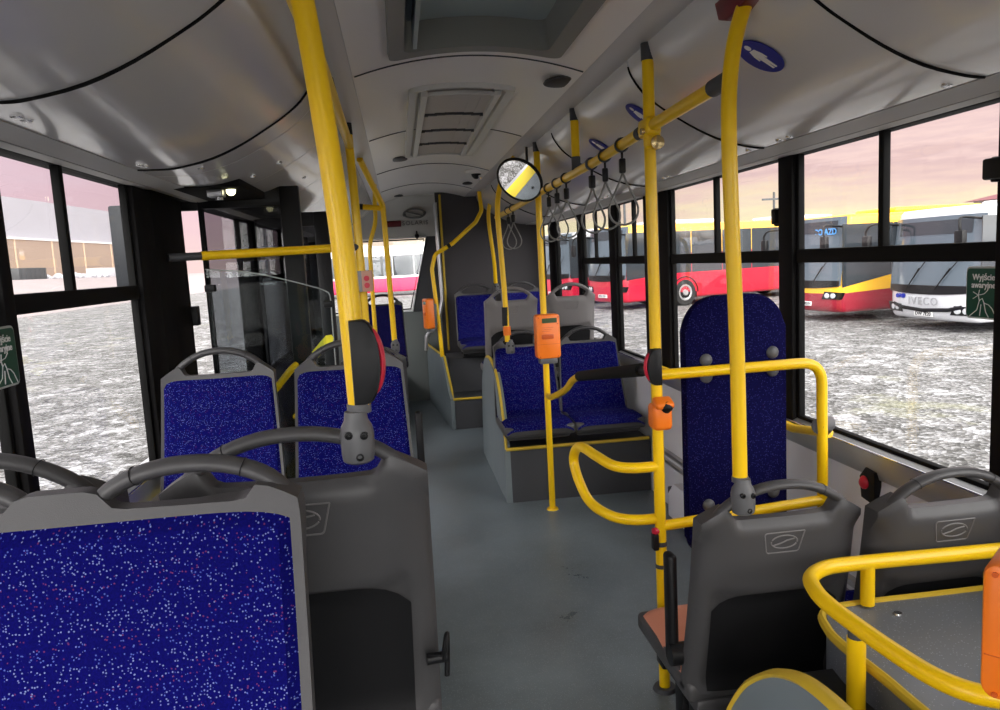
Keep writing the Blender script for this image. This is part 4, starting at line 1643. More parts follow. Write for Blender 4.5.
lathe(bm, (1.464, 2.215, .665), (-1, 0, .1), [(.022, -.004), (.022, .006), (.014, .014), (0, .016)], 20)
finish('button', bm, RED, t)
# heater box by the bay
t = thing('heater_cover', 'light grey slotted heater cover low on the right wall behind the backboard', 'heater', (1.40, 3.75, .1))
bm = bmesh.new()
prism(bm, [(1.45, .03), (1.36, .03), (1.36, .15), (1.39, .20), (1.45, .20)], None, 2.95, 3.80, 'y', .006)
finish('cover', bm, WALLP, t)
finish('end_cap', BX(1.37, 1.452, 3.795, 3.83, .04, .18, bev=.006), DGRY, t)

# ------------------------------------------------------------------ ticket machines and boxes
def validator(label, x, y, z, rz, w=.135, h=.245, d=.07):
    t = thing('ticket_machine', label, 'ticket machine', (x, y, z), rz, world=False, group='orange ticket machines')
    bm = bmesh.new()
    prism(bm, rrect(0, h / 2, w, h, .018, 4), None, -d, 0, 'y', .008)
    finish('case', bm, ORG, t)
    bm = bmesh.new()
    prism(bm, rrect(.008, h * .86, w * .62, h * .105, .004, 2), None, -d - .002, -d + .01, 'y')
    finish('display', bm, LCD, t)
    bm = bmesh.new()
    prism(bm, rrect(-.005, h * .50, w * .5, h * .11, .006, 2), None, -d - .006, -d + .01, 'y', .002)
    finish('ticket_slot', bm, ORGD, t)
    bm = bmesh.new()
    box(bm, -w * .47, w * .47, -d - .0008, -d + .004, h * .325, h * .332)
    box(bm, -w * .2, w * .12, -d - .0072, -d + .004, h * .50, h * .52)
    for px, pz in ((-w * .40, .93), (w * .42, .93), (-w * .38, .045), (w * .38, .045), (w * .4, .78)):
        lathe(bm, (px, -d - .001, h * pz), (0, -1, 0), [(.004, -.004), (.004, .002), (0, .002)], 8)
    for k in range(3):
        box(bm, -w * .28, w * (.20 - .06 * k), -d - .0012, -d + .004, h * (.70 - .04 * k), h * (.708 - .04 * k))
    finish('front_marks', bm, ORGD, t)
    bm = bmesh.new()
    box(bm, -w * .36, w * .36, -d * .85, .0, -.030, .004, .004)
    box(bm, -.03, .03, -.004, .035, .02, h - .05, .006)
    finish('mounting_plate', bm, GRYP, t)
    return t
validator('orange ticket validator with green display on the middle pole', .79, 4.12, .895, .04)
v = validator('orange ticket machine edge cut off at the right side of the photo', .905, .905, .81, -.9, w=.155, h=.195, d=.12)
v2 = validator('small orange ticket machine on the handrail before the engine tower', .275, 6.80, .87, -1.3, w=.13, h=.27, d=.07)
t = thing('grab_pole', 'yellow pole holding the ticket machine at the right photo edge', 'grab pole', (.99, .93, .58), group=PG)
finish('tube', TUBE([(1.00, .945, .58), (1.00, .945, 1.9)], .0175), YEL, t)
for i in range(1):
    t = thing('button_box', 'grey and pinkish box with two round buttons on the second left pole', 'button box', (-.17, 3.38, 1.34))
    finish('case', BX(-.225, -.158, 3.30, 3.40, 1.345, 1.435, bev=.006), mat('pale_grey_plastic', (.30, .30, .31), .4), t)
    finish('front_plate', BX(-.160, -.115, 3.30, 3.39, 1.345, 1.435, bev=.005), mat('pinkish_plastic', (.62, .33, .24), .4), t)
    for z in (1.372, 1.402):
        bm = bmesh.new()
        lathe(bm, (-.138, 3.302, z), (0, -1, 0), [(.012, -.004), (.012, .006), (0, .008)], 14)
        finish('button', bm, RED, t)

# ------------------------------------------------------------------ mirror
mc = Vector((.664, 4.0, 1.860))
tgt = Vector((-.84, 4.10, 0.0))
nrm = ((Vector((0, 0, 1.45)) - mc).normalized() + (tgt - mc).normalized()).normalized()
t = thing('convex_mirror', 'round black-rimmed convex mirror hanging below the right ceiling beam', 'mirror', tuple(mc))
RM = .121
bm = bmesh.new()
Rc = 1.4
prof = [(RM * k / 14, math.sqrt(Rc * Rc - (RM * k / 14) ** 2) - Rc + .006) for k in range(15)]
prof = [(RM, -.02)] + prof[::-1]
lathe(bm, mc, nrm, [(r_, h_) for r_, h_ in prof], 56)
finish('mirror_glass', bm, MIR, t)
bm = bmesh.new()
up = Vector((0, 0, 1))
s_ = nrm.cross(up).normalized()
w_ = s_.cross(nrm)
sweep(bm, [mc + (s_ * math.cos(a) + w_ * math.sin(a)) * (RM + .004) - nrm * .004 for a in [2 * PI * k / 56 for k in range(56)]], .007, .011, 10, closed=True, up=tuple(nrm))
finish('rim', bm, BLK, t)
bm = bmesh.new()
lathe(bm, mc, -nrm, [(RM, .006), (RM * .8, .03), (RM * .3, .045), (0, .05)], 32)
sweep(bm, [mc - nrm * .045, mc - nrm * .07 + Vector((.02, .02, .03)), Vector((.76, 4.28, 2.07))], .008, n=8)
finish('back_and_arm', bm, BLK, t)

# ------------------------------------------------------------------ stickers and signs
def cove_frame(x, y):
    d = x - CX
    e_ = .01
    z = cove_z(d)
    tx = Vector((2 * e_, 0, cove_z(d + e_) - cove_z(d - e_))).normalized()
    n_ = Vector((tx.z, 0, -tx.x)).normalized()
    return Vector((x, y, z)), tx, n_
for (x, y, lab) in ((.909, 1.80, 'blue oval sticker with a standing person, nearest on the right cove'), (.880, 2.63, 'blue oval sticker above the bay pole clamp'),
                    (.905, 3.24, 'small blue oval sticker above the strap handles, the farthest one')):
    o, tx, n_ = cove_frame(x, y)
    t = thing('person_sticker', lab, 'sticker', tuple(o), group='blue person stickers')
    ty = Vector((0, 1, 0))
    def M_(off):
        m_ = Matrix((tx, ty, tx.cross(ty))).transposed().to_4x4()
        m_.translation = o + n_ * off
        return m_
    bm = bmesh.new()
    lathe(bm, (0, 0, 0), (0, 0, 1), [(.062, -.0015), (.062, .0), (0, .0)], 36)
    bmesh.ops.transform(bm, matrix=M_(.003), verts=bm.verts)
    finish('disc', bm, BLUE, t)
    bm = bmesh.new()
    b2 = bmesh.new()
    lathe(b2, (-.038, 0, 0), (0, 0, 1), [(.0095, -.0008), (.0095, 0), (0, 0)], 16)
    # a standing figure lying along the sticker, head towards the aisle side
    prism(b2, [(-.026, -.011), (-.026, .011), (-.006, .019), (.010, .020), (.010, .014), (-.004, .011), (.046, .009), (.046, .002), (.012, .0), (.046, -.003), (.046, -.010), (-.004, -.011), (.010, -.014), (.010, -.020), (-.006, -.019)], None, -.0008, 0, 'z')
    bmesh.ops.transform(b2, matrix=M_(.0045), verts=b2.verts)
    merge(bm, b2)
    finish('person_figure', bm, WHT, t)
# red cover on the ceiling behind the right near pole
t = thing('red_hammer_holder', 'dark red wedge-shaped holder on the right cove at the top edge of the photo', 'hammer holder', (.83, 1.72, 1.98))
bm = bmesh.new()
prism(bm, [(1.55, 2.00), (1.62, 1.985), (1.735, 1.97), (1.78, 1.985), (1.80, 2.03), (1.55, 2.03)], None, .79, .86, 'x', .006)
finish('holder', bm, MAR, t)
# emergency exit signs
def exit_sign(label, x, yc, zc, s, w=.125, h=.137):
    t = thing('exit_sign', label, 'sign', (x, yc, zc), group='green emergency exit signs')
    xi = x - s * .004
    bm = bmesh.new()
    prism(bm, rrect(yc, zc, w, h, .014, 4), None, min(x, xi), max(x, xi), 'x')
    finish('border', bm, mat('pale_sign_border', (.45, .48, .46), .4), t)
    xj = x - s * .006
    bm = bmesh.new()
    prism(bm, rrect(yc, zc, w - .010, h - .010, .011, 4), None, min(x, xj), max(x, xj), 'x')
    finish('green_field', bm, GRN, t)
    ex = (0, -s, 0)
    M = frame_mat((xj - s * .0006, yc, zc + h * .22), ex, (0, 0, 1))
    finish('letters', text_bm('Wyjście\nawaryjne', .0225, M, .0006, bold=.0003), WHT, t)
    # hand with hammer pictogram
    bm = bmesh.new()
    def p3(a, b):
        return Vector((xj - s * .001, yc - s * a, zc + b))
    lines = [[(-.045, -.062), (-.020, -.045), (-.012, -.020), (-.002, -.014), (.004, -.026), (.020, -.030), (.032, -.040), (.045, -.062)],
             [(-.012, -.020), (-.016, -.006)], [(-.034, .002), (-.016, -.006), (.004, -.002), (.016, .008)], [(-.016, -.006), (-.034, -.016)], [(-.016, -.006), (-.012, .008)],
             [(.004, -.026), (.010, -.048), (.020, -.062)], [(-.006, -.030), (-.010, -.060)]]
    for ln in lines:
        sweep(bm, [p3(*q) for q in ln], .0011, .0011, 6)
    finish('hand_pictogram', bm, WHT, t)
exit_sign('green Wyjście awaryjne sign on the right window pane', XR + .004, 1.772, 1.298, 1)
exit_sign('green Wyjście awaryjne sign cut by the left photo edge', XL + .031, 1.815, 1.292, -1)
# window catches
for nm, lab, c in (('window_catch', 'black window catch at the top right photo edge', (XR - .035, 1.695, 1.607)), ('window_catch', 'small black catch on the pillar between the two right windows', (XR - .02, 2.815, 1.56))):
    t = thing(nm, lab, 'window catch', c, group='window catches')
    big = c[1] < 2
    a, b = (.032, .026) if big else (.012, .03)
    finish('body', BX(c[0] - .02, c[0] + .03, c[1] - .03 if big else c[1] - .014, c[1] + a, c[2] - b, c[2] + b, bev=.006), BLK, t)
    finish('lug', BX(c[0] - .01, c[0] + .02, c[1], c[1] + a * .5, c[2] - b * 1.25, c[2] + b * 1.1, bev=.004), BLK, t)

# ------------------------------------------------------------------ door on the left
dr = sroot('door_1', (-.66, 3.5, 0))
def leaf(root, x0, x1, y, z0, z1, m, inner):
    bm = bmesh.new()
    prism(bm, rz_prof((x0 + x1) / 2, x1 - x0, z0, z1, .02, .025, 4), None, y - .02, y + .02, 'y', .004)
    me_cut = (x0 + .018, x1 - .085, z0 + .14, z1 - .085)
    bm.free()
    a, b, c, d = me_cut
    bm = bmesh.new()
    box(bm, x0, a, y - .02, y + .02, z0, z1, .004)
    box(bm, b, x1, y - .02, y + .02, z0, z1, .006)
    box(bm, a - .002, b + .002, y - .02, y + .02, d, z1, .004)
    box(bm, a - .002, b + .002, y - .02, y + .02, z0, c, .004)
    finish('leaf_frame', bm, BLK, root)
    finish('leaf_pane', BX(a - .004, b + .004, y - .004, y + .004, c - .004, d + .004), m, root, smooth=False)
leaf(dr, -.85, -.415, 3.50, .02, 1.825, DGLASS, 0)
finish('leaf_arm', BX(-.94, -.84, 3.485, 3.515, 1.735, 1.82, bev=.005), BLK, dr)
finish('door_latch', BX(-.925, -.885, 3.44, 3.49, 1.235, 1.32, bev=.004), BLK, wl)
finish('leaf_handle', TUBE([(-.72, 3.46, .78), (-.70, 3.44, .80), (-.50, 3.44, 1.02), (-.485, 3.46, 1.03)], .016, fil=.03), YEL, dr)
dr2 = sroot('door_2', (-.66, 4.75, 0))
leaf(dr2, -.84, -.405, 4.76, .02, 1.80, DGLASS, 0)
finish('leaf_handle', TUBE([(-.70, 4.73, .55), (-.68, 4.71, .57), (-.52, 4.71, .80), (-.50, 4.73, .82)], .016, fil=.03), YEL, dr2)
# leaf arm machinery and little lamp under the header
t = thing('door_lamp', 'small lit lamp under the dark door header', 'lamp', (-.60, 2.9, 1.72))
lm = bpy.data.materials.new('lit_lamp_glass')
lm.use_nodes = True
b_ = lm.node_tree.nodes['Principled BSDF']
b_.inputs['Emission Color'].default_value = (1, .95, .55, 1)
b_.inputs['Emission Strength'].default_value = 4
bm = bmesh.new()
lathe(bm, (-.615, 3.05, 1.768), (0, -.2, -1), [(.018, -.006), (.017, .008), (.010, .016), (0, .018)], 16)
finish('bulb_glass', bm, lm, t)
bm = bmesh.new()
box(bm, -.70, -.64, 3.02, 3.08, 1.745, 1.775, .005)
cyl(bm, (-.66, 3.05, 1.75), (-.66, 3.05, 1.735), .014)
finish('housing', bm, STL, t)
# threshold strip, emergency flap inside the mirror's view
t = sroot('trim_4', (-.75, 4.1, 0))
finish('threshold_strip', BX(-.93, -.64, 3.47, 4.80, .0, .004), YSTR, t)
finish('threshold_edge', BX(-1.0, -.925, 3.47, 4.80, -.04, .006, bev=.003), STL, t)
t = thing('ramp_symbol', 'small black wheelchair symbol on the floor by the door, seen in the mirror', 'floor marking', (-.45, 4.0, 0))
bm = bmesh.new()
for a, b in (((-.55, 4.0), (-.47, 4.1)), ((-.55, 4.1), (-.47, 4.0)), ((-.51, 3.98), (-.51, 4.12)), ((-.56, 4.05), (-.46, 4.05))):
    obox(bm, ((a[0] + b[0]) / 2 + .06, (a[1] + b[1]) / 2 - .05, .002), (b[0] - a[0], b[1] - a[1], 0), (-(b[1] - a[1]), b[0] - a[0], 0), (0, 0, 1), .05, .007, .001)
finish('symbol', bm, BLK, t)
# black outside wing seen through the left window
t = thing('door_wing', 'dark panel standing outside behind the left window', 'door wing', (-1.2, 3.3, 0))
bm = bmesh.new()
box(bm, -1.20, -1.02, 3.42, 3.47, 1.40, 1.765, .01)
finish('panel', bm, mat('wing_dark_blue_grey', (.012, .015, .02), .5), t)
# glass screen before the door with yellow top bar
t = thing('glass_screen', 'clear glass screen with curved top hanging behind the left pair before the door', 'glass screen', (-.5, 3.1, .3))
def scr(x, z):
    y = 3.05 + (x + .80) * .55
    return (x, y, z)
top = spline([(-.745, 1.475, 0), (-.60, 1.455, 0), (-.48, 1.42, 0), (-.38, 1.385, 0), (-.32, 1.36, 0), (-.30, 1.33, 0), (-.30, 1.22, 0)], 5)
bm = bmesh.new()
outl = [(p.x, p.y) for p in top] + [(-.30, .45), (-.745, .45)]
A = [bm.verts.new(scr(a, b)) for a, b in outl]
B = [bm.verts.new(Vector(scr(a, b)) + Vector((0, .006, 0))) for a, b in outl]
n = len(outl)
bm.faces.new(A)
bm.faces.new(B[::-1])
for i in range(n):
    bm.faces.new((A[i], A[(i + 1) % n], B[(i + 1) % n], B[i]))
finish('pane', bm, CGLASS, t, smooth=False)
bm = bmesh.new()
sweep(bm, [scr(p.x, p.y) for p in top] + [scr(-.30, .50)], .0026, n=6)
finish('ground_edge', bm, mat('frosted_glass_edge', (.42, .45, .45), .3), t)
for x, z in ((-.735, 1.40), (-.31, 1.30)):
    bm = bmesh.new()
    c = Vector(scr(x, z))
    box(bm, c.x - .02, c.x + .02, c.y - .014, c.y + .018, c.z - .014, c.z + .014, .004)
    finish('clamp', bm, BLK, t)
t = thing('screen_rail', 'short horizontal yellow bar across the door screen at the left', 'handrail', (-.5, 3.2, 1.52))
finish('tube', TUBE([scr(-.755, 1.527), scr(-.27, 1.538)], .0178, n=18), YEL, t)
finish('end_sleeve', TUBE([scr(-.86, 1.525), scr(-.75, 1.527)], .0155), DGRY, t)
finish('end_sleeve', TUBE([scr(-.275, 1.538), scr(-.17, 1.540)], .0155), DGRY, t)
t = thing('warning_tag', 'bright yellow tag hanging behind the left aisle seat handle', 'tag', (-.28, 3.1, 1.15))
bm = bmesh.new()
poly = [(-.330, 1.166), (-.306, 1.168), (-.298, 1.154), (-.306, 1.128), (-.371, 1.073), (-.396, 1.099)]
prism(bm, poly, None, 3.308, 3.314, 'y')
finish('tag', bm, mat('bright_yellow_tag', (.95, .85, .02), .5), t)

# ------------------------------------------------------------------ outside: yard, buses, hall
ZG = -.55
bm = bmesh.new()
def gq(x0, x1, y0, y1, z=ZG, z2=None):
    vs = [bm.verts.new(p) for p in ((x0, y0, z), (x1, y0, z), (x1, y1, z), (x0, y1, z))]
    bm.faces.new(vs)
gq(-24, 200, -120, 260)
yard = finish('yard_ground', bm, GRAV, smooth=False)
tag(yard, kind='structure')
SLOPE = mat('pale_pinkish_asphalt', (.34, .29, .29), .9, var=.12, vscale=.3)
bm = bmesh.new()
vs = [bm.verts.new(p) for p in ((-24, -120, ZG), (-24, 260, ZG), (-42, 260, 2.1), (-42, -120, 2.1), (-230, -120, 2.3), (-230, 260, 2.3))]
bm.faces.new((vs[0], vs[3], vs[2], vs[1]))
bm.faces.new((vs[3], vs[4], vs[5], vs[2]))
sl_ = finish('sloping_apron', bm, SLOPE, smooth=False)
tag(sl_, kind='structure')

# big hall on the left: a long two-tone wall
t = thing('warehouse', 'long beige and pale grey warehouse hall far outside the left windows', 'building', (-70, 60, 1.5))
HB = mat('beige_cladding', (.40, .30, .235), .7, var=.05, vscale=.4)
HW = mat('pale_grey_cladding', (.43, .42, .46), .6, var=.06, vscale=.3)
pa, pb = Vector((-56.0, 20, 0)), Vector((-44.0, 165, 0))
d_ = (pb - pa).normalized()
n_ = Vector((d_.y, -d_.x, 0))
def hall(z0, z1, off, m, nm, th=3.0):
    bm = bmesh.new()
    c = (pa + pb) / 2 - n_ * (off + th / 2)
    obox(bm, (c.x, c.y, (z0 + z1) / 2), d_, n_, (0, 0, 1), (pb - pa).length / 2, th / 2, (z1 - z0) / 2)
    return finish(nm, bm, m, t)
hall(1.0, 7.6, 0, HB, 'lower_wall')
hall(7.6, 12.9, .4, HW, 'upper_wall')
hall(7.45, 7.7, -.15, WHT, 'canopy_edge', 1.0)
bm = bmesh.new()
for k in range(16):
    c = pa + d_ * (5 + k * 9)
    obox(bm, (c.x + n_.x * .02, c.y + n_.y * .02, 4.6), d_, n_, (0, 0, 1), .12, .08, 2.9)
finish('wall_posts', bm, mat('beige_post', (.66, .50, .36), .7), t)

SNOW = mat('pale_wrapped_goods', (.58, .58, .62), .6, var=.1, vscale=2)
DARKB = mat('dark_container_paint', (.07, .075, .08), .5)
def hall_at(px_y, dist):
    """a point in front of the hall wall, px_y = distance along it"""
    c = pa + d_ * px_y + n_ * dist
    return c
for i, (s0, ln, h, m, nm, lab, cat) in enumerate(((80, 6.0, 1.5, DARKB, 'container', 'dark container at the foot of the warehouse wall', 'container'),
                                         (102, 8.0, 1.35, SNOW, 'pallet_stack', 'taller stack of pale wrapped pallets before the warehouse', 'pallet stack'),
                                         (111.5, 8.0, 1.15, SNOW, 'pallet_stack', 'lower stack of pale wrapped pallets nearer the door wing', 'pallet stack'))):
    c = hall_at(s0, 4)
    t = thing(nm, lab, cat, (c.x, c.y, 1.2))
    bm = bmesh.new()
    obox(bm, (c.x, c.y, 2.05 + h / 2), d_, n_, (0, 0, 1), ln / 2, 1.2, h / 2, .04)
    finish('body', bm, m, t)
    bm = bmesh.new()
    for k in range(6):
        q = c + d_ * (-ln / 2 + ln * (k + .5) / 6) + n_ * 1.2
        obox(bm, (q.x, q.y, 2.05 + h / 2), d_, n_, (0, 0, 1), .05, .04, h / 2 - .05)
    finish('ribs', bm, m, t)
bm = bmesh.new()
for k in range(46):
    c = hall_at(84 + 13 * (k / 46) + random.uniform(-.5, .5), random.uniform(4, 7))
    rr = random.uniform(.25, .55)
    b2 = bmesh.new()
    bmesh.ops.create_icosphere(b2, subdivisions=2, radius=rr)
    for v in b2.verts:
        v.co *= random.uniform(.8, 1.15)
    bmesh.ops.transform(b2, matrix=Matrix.Translation((c.x, c.y, 2.1 + rr * .4)), verts=b2.verts)
    merge(bm, b2)
rb_ = finish('rubble_pile', bm, mat('snowy_rubble', (.48, .48, .52), .9, var=.6, vscale=1.2), smooth=False)
tag(rb_, 'low pile of snowy rubble along the foot of the warehouse', 'rubble', kind='stuff')

BGL = mat('bus_dark_glass', (.035, .042, .050), .08, spec=.6)
BGL2 = mat('bus_windscreen', (.10, .13, .16), .08, spec=.7)
TYRE = mat('tyre_rubber', (.02, .02, .02), .8)
RIM = mat('wheel_rim', (.45, .45, .46), .35, metal=.5)
LENS = mat('headlamp_lens', (.55, .57, .60), .1, spec=.8)
def bus(name, label, cat, fx, fy, ang, Lb, Wb, Hb, body, glass_top=2.75, wz=1.05, text=None, plate=None, roof=None, door_band=True, skip_far=True, dest=None, zs=1., hz=.66, pz=.50, swoop=0.):
    """local +x is forward; fx, fy = centre of the front at ground"""
    t = thing(name, label, cat, world=False)
    h = Vector((math.cos(ang), math.sin(ang), 0))
    t.location = (fx, fy, ZG)
    t.rotation_euler = (0, 0, ang)
    t.scale = (1, 1, zs)
    zb = .28
    def xf(y, z):
        return -.18 * abs(2 * y / Wb) ** 2.6 - .10 * max(0, z - 1.0) - .06 * max(0, .6 - z)
    ring = rrect(0, (zb + Hb) / 2, Wb, Hb - zb, .12, 5)
    # densify
    out = []
    for i, p in enumerate(ring):
        q = ring[(i + 1) % len(ring)]
        k = 8 if math.hypot(q[0] - p[0], q[1] - p[1]) > .5 else 1
        for j in range(k):
            out.append((p[0] + (q[0] - p[0]) * j / k, p[1] + (q[1] - p[1]) * j / k))
    bm = bmesh.new()
    zc_ = (zb + Hb) / 2
    rings = []
    for x in (-Lb, -Lb * .75, -Lb * .5, -Lb * .25, -1.0):
        rings.append([bm.verts.new((x, y, z)) for y, z in out])
    for s in (1.0, .985, .95, .85, .65, .4, .15):
        rings.append([bm.verts.new((xf(y * s, zc_ + (z - zc_) * s) - (.10 * ((s - .9) / .1) ** 2 if s > .9 else 0), y * s, zc_ + (z - zc_) * s)) for y, z in out])
    for a, b in zip(rings, rings[1:]):
        for j in range(len(out)):
            k = (j + 1) % len(out)
            bm.faces.new((a[j], a[k], b[k], b[j]))
    bm.faces.new(rings[0][::-1])
    bm.faces.new(rings[-1])
    finish('body', bm, body, t)
    def front_patch(y0, y1, z0, z1, m, nm, off=.015, ny=14, nz=8, curve=0.):
        bm = bmesh.new()
        G = [[bm.verts.new((xf(y0 + (y1 - y0) * i / ny, 0 + (z0 + (z1 - z0) * j / nz)) + off, y0 + (y1 - y0) * i / ny,
                            z0 + (z1 - z0) * j / nz + curve * (1 - abs(2 * i / ny - 1) ** 2) * (1 - j / nz) * -1)) for i in range(ny + 1)] for j in range(nz + 1)]
        for j in range(nz):
            for i in range(ny):
                bm.faces.new((G[j][i], G[j][i + 1], G[j + 1][i + 1], G[j + 1][i]))
        return finish(nm, bm, m, t)
    front_patch(-Wb * .492, Wb * .492, wz, glass_top, BGL2, 'windscreen', curve=.06)
    front_patch(-Wb * .40, Wb * .40, glass_top - .42, glass_top - .10, BGL, 'destination_board', off=.025)
    front_patch(-Wb * .475, Wb * .475, wz - .02, wz + .14, BLK, 'dash_band', off=.02, curve=.06)
    # wipers
    bm = bmesh.new()
    for sy in (-.5, .35):
        sweep(bm, [(xf(sy, wz) + .05, sy, wz + .05), (xf(sy + .3, wz + .5) + .06, sy + .35, wz + .55)], .012, n=6)
        sweep(bm, [(xf(sy + .1, wz + .3) + .05, sy + .10, wz + .22), (xf(sy + .5, wz + .7) + .05, sy + .62, wz + .85)], .010, n=6)
    finish('wipers', bm, BLK, t)
    for sy in (-1, 1):
        bm = bmesh.new()
        y = sy * Wb * .375
        pl = [(y - .27, hz - .02), (y + .27, hz - .02), (y + .27 + sy * .05, hz + .17), (y - .27 + sy * .1, hz + .20)]
        A = [bm.verts.new((xf(a, b) + .02, a, b)) for a, b in pl]
        B = [bm.verts.new((xf(a, b) - .08, a, b)) for a, b in pl]
        bm.faces.new(A)
        bm.faces.new(B[::-1])
        for i in range(4):
            bm.faces.new((A[i], A[(i + 1) % 4], B[(i + 1) % 4], B[i]))
        hl_ = finish('headlight_housing', bm, BLK, t)
        for q in (-.10, .08):
            bm = bmesh.new()
            lathe(bm, (xf(y + q, .74) + .012, y + q, hz + .085), (1, sy * .2, 0), [(.075, -.02), (.07, .012), (.03, .02), (0, .022)], 16)
            finish('lamp', bm, LENS, hl_)
        # mirrors on arms
        bm = bmesh.new()
        yy = sy * Wb * .47
        sweep(bm, spline([(xf(yy, 2.45) - .02, yy * .97, 2.62), (.25, yy * 1.06, 2.66), (.38, yy * 1.14, 2.50), (.36, yy * 1.14, 2.30)], 5), .028, n=8)
        box(bm, .30, .42, yy * 1.14 - .11, yy * 1.14 + .11, 1.95, 2.38, .03)
        finish('mirror_arm', bm, BLK, t)
    # sides: window band in separate panes, wheels
    n = int(Lb // 1.5)
    for sy in ((1, -1)):
        for k in range(n):
            x1 = -.20 - k * (Lb - .7) / n
            x0 = x1 - (Lb - .7) / n + .03
            bm = bmesh.new()
            yy = sy * (Wb / 2 + .004)
            zlow = wz - (.02 if k else .05)
            za = zlow + (0 if k == 0 else swoop)
            prism(bm, [(x1, za), (x1, 2.68), (x0, 2.68), (x0, zlow + swoop)], None, min(yy, yy - sy * .02), max(yy, yy - sy * .02), 'y')
            finish('side_window', bm, BGL, t)
        for x in (-2.7, -Lb + 3.3):
            bm = bmesh.new()
            yy = sy * (Wb / 2 - .14)
            lathe(bm, (x, yy, .48), (0, sy, 0), [(0, -.14), (.46, -.14), (.48, -.10), (.48, .12), (.45, .155), (.30, .16), (.29, .12), (0, .12)], 30)
            wh = finish('wheel', bm, TYRE, t)
            bm = bmesh.new()
            lathe(bm, (x, yy, .48), (0, sy, 0), [(0, .10), (.28, .10), (.29, .165), (.25, .168), (.20, .12), (.12, .12), (.10, .19), (0, .19)], 24)
            for q in range(10):
                a = 2 * PI * q / 10
                lathe(bm, (x + .165 * math.cos(a), yy + sy * .11, .48 + .165 * math.sin(a)), (0, sy, 0), [(.028, 0), (.028, .03), (0, .03)], 8)
            finish('rim', bm, RIM, wh)
            bm = bmesh.new()
            sweep(bm, [(x + .57 * math.cos(a), sy * (Wb / 2 + .002), .48 + .57 * math.sin(a)) for a in [PI * k_ / 16 for k_ in range(17)]], .02, .035, 8, up=(0, 1, 0))
            box(bm, x - .52, x + .52, min(sy * Wb / 2, sy * (Wb / 2 + .003)), max(sy * Wb / 2, sy * (Wb / 2 + .003)), .29, .5)
            finish('wheel_arch', bm, BLK, t)
    # roof pod
    bm = bmesh.new()
    box(bm, -4.6, -2.0, -.8, .8, Hb - .02, Hb + .16, .08, 3)
    box(bm, -Lb + 1.5, -Lb + 4.2, -.85, .85, Hb - .02, Hb + .18, .08, 3)
    finish('roof_unit', bm, roof or COVE, t)
    if text:
        s_, size, z, m = text
        M = frame_mat((xf(0, z) + .03, 0, z), (0, 1, 0), (0, 0, 1))
        finish('maker_letters', text_bm(s_, size, M, .008, spacing=1.2, bold=.001), m, t)
    if plate:
        z = pz
        finish('number_plate', BX(xf(0, z) + .0, xf(0, z) + .03, -.27, .27, z - .06, z + .06, bev=.004), WHT, t)
        M = frame_mat((xf(0, z) + .032, 0, z), (0, 1, 0), (0, 0, 1))
        finish('plate_characters', text_bm(plate, .115, M, .002, bold=.003), BLK, t)
    if dest:
        s_, size, y, z, m = dest
        M = frame_mat((xf(y, z) + .045, y, z), (0, 1, 0), (0, 0, 1))
        finish('destination_text', text_bm(s_, size, M, .004, bold=.004), m, t)
    return t
RY = two_tone('red_and_yellow_bus_paint', (.30, .008, .025), (.93, .50, .02), .80, .05)
RR = two_tone('red_bus_paint', (.50, .012, .035), (.93, .50, .05), 1.9, 0.)
RGR = two_tone('red_and_grey_bus_paint', (.46, .012, .04), (.30, .31, .33), 1.25, 0.)
RW = two_tone('red_and_white_bus_paint', (.72, .03, .10), (.78, .77, .76), 1.2, 0.)
WH = mat('white_bus_paint', (.66, .67, .71), .25, coat=.5)
BLT = mat('light_blue_letters', (.10, .38, .85), .4)
GLT = mat('silver_letters', (.38, .39, .41), .3, metal=.3)
b3 = bus('white_bus', 'white bus with IVECO lettering parked outside the right window', 'bus', 11.05, 14.72, PI + .03, 12.0, 2.62, 2.94, WH, wz=.98, glass_top=2.74, hz=.46, pz=.43, text=('IVECO', .27, .73, GLT), plate='DW 7E20', zs=.88)
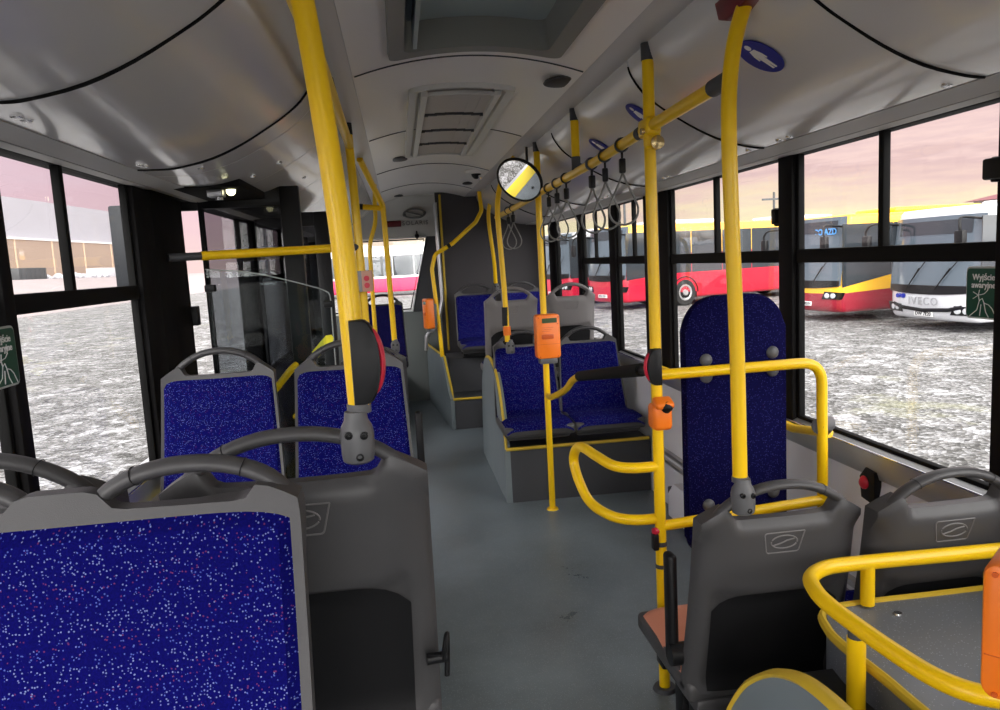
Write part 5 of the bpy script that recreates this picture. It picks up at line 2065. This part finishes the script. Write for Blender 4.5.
# round badges left of the lettering
bm = bmesh.new()
for y in (-.66, -.82):
    lathe(bm, (-.02, y, .84), (1, 0, 0), [(.055, -.06), (.055, .03), (0, .03)], 20)
finish('round_badges', bm, BLUE, b3)
bm = bmesh.new()
sweep(bm, [(-.05, -1.0, .64), (-.0, -.7, .56), (.045, 0, .52), (.0, .7, .56), (-.05, 1.0, .64)], .02, .045, 8)
finish('grille_line', bm, BLK, b3)
b2_ = bus('city_bus', 'red and yellow city bus parked left of the white bus', 'bus', 10.5, 18.5, PI + .06, 12.0, 2.5, 2.95, RY, wz=1.02, swoop=.30, glass_top=2.90, dest=('POJAZD', .24, .66, 2.50, BLT), roof=mat('yellow_roof_unit', (.93, .52, .03), .35), plate='WX 4210', zs=.90)
b1_ = bus('city_bus', 'red city bus with dark windows parked farthest right behind the strap handles', 'bus', 7.25, 26.5, PI + .30, 12.0, 2.5, 2.95, RR, wz=1.10, swoop=.12, glass_top=2.90, plate='WX 3391')
b0_ = bus('city_bus', 'red-fronted bus seen between the last right windows', 'bus', 6.3, 31.0, PI + .30, 12.0, 2.5, 2.95, RGR, wz=1.15, glass_top=2.90, plate='WX 3388')
b4_ = bus('city_bus', 'red and white bus standing broadside beyond the rear window', 'bus', -6.2, 52.0, PI, 12.0, 2.5, 3.3, RW, wz=1.35, glass_top=2.8)
finish('door', BX(-6.95, -5.9, -1.262, -1.24, .45, 2.75, bev=.02), BGL, b4_)
finish('side_display', BX(-7.0, -5.8, -1.27, -1.24, 2.80, 3.02, bev=.02), ORGD, b4_)
t = thing('lamp_post', 'thin lamp post rising behind the parked buses', 'lamp post', (14.2, 33, ZG), group='posts behind the buses')
finish('mast', CYL((12.0, 39, ZG), (12.0, 39, 6.2), .09, .05, 10), DARKB, t)
finish('lamp_head', BX(11.4, 12.1, 38.9, 39.1, 6.15, 6.27), DARKB, t)
t = thing('utility_pole', 'utility pole with crossarm behind the red bus', 'utility pole', (25, 45, ZG), group='posts behind the buses')
finish('mast', CYL((24.0, 46, ZG), (24.0, 46, 4.8), .10, .07, 10), DARKB, t)
finish('crossarm', BX(23.2, 24.8, 45.95, 46.05, 4.3, 4.42), DARKB, t)
t = thing('shed', 'long low shed with dark red roof behind the parked buses', 'building', (45, 30, ZG))
finish('walls', BX(38, 52, 12, 46, ZG, 3.6), mat('shed_wall_grey', (.45, .40, .38), .8), t)
bm = bmesh.new()
prism(bm, [(37.6, 3.6), (52.4, 3.6), (45, 4.9)], None, 11.5, 46.5, 'y')
finish('roof', bm, MAR, t)

# ------------------------------------------------------------------ tidy up
for o in WB:
    if 'world_build' in o:
        del o['world_build']
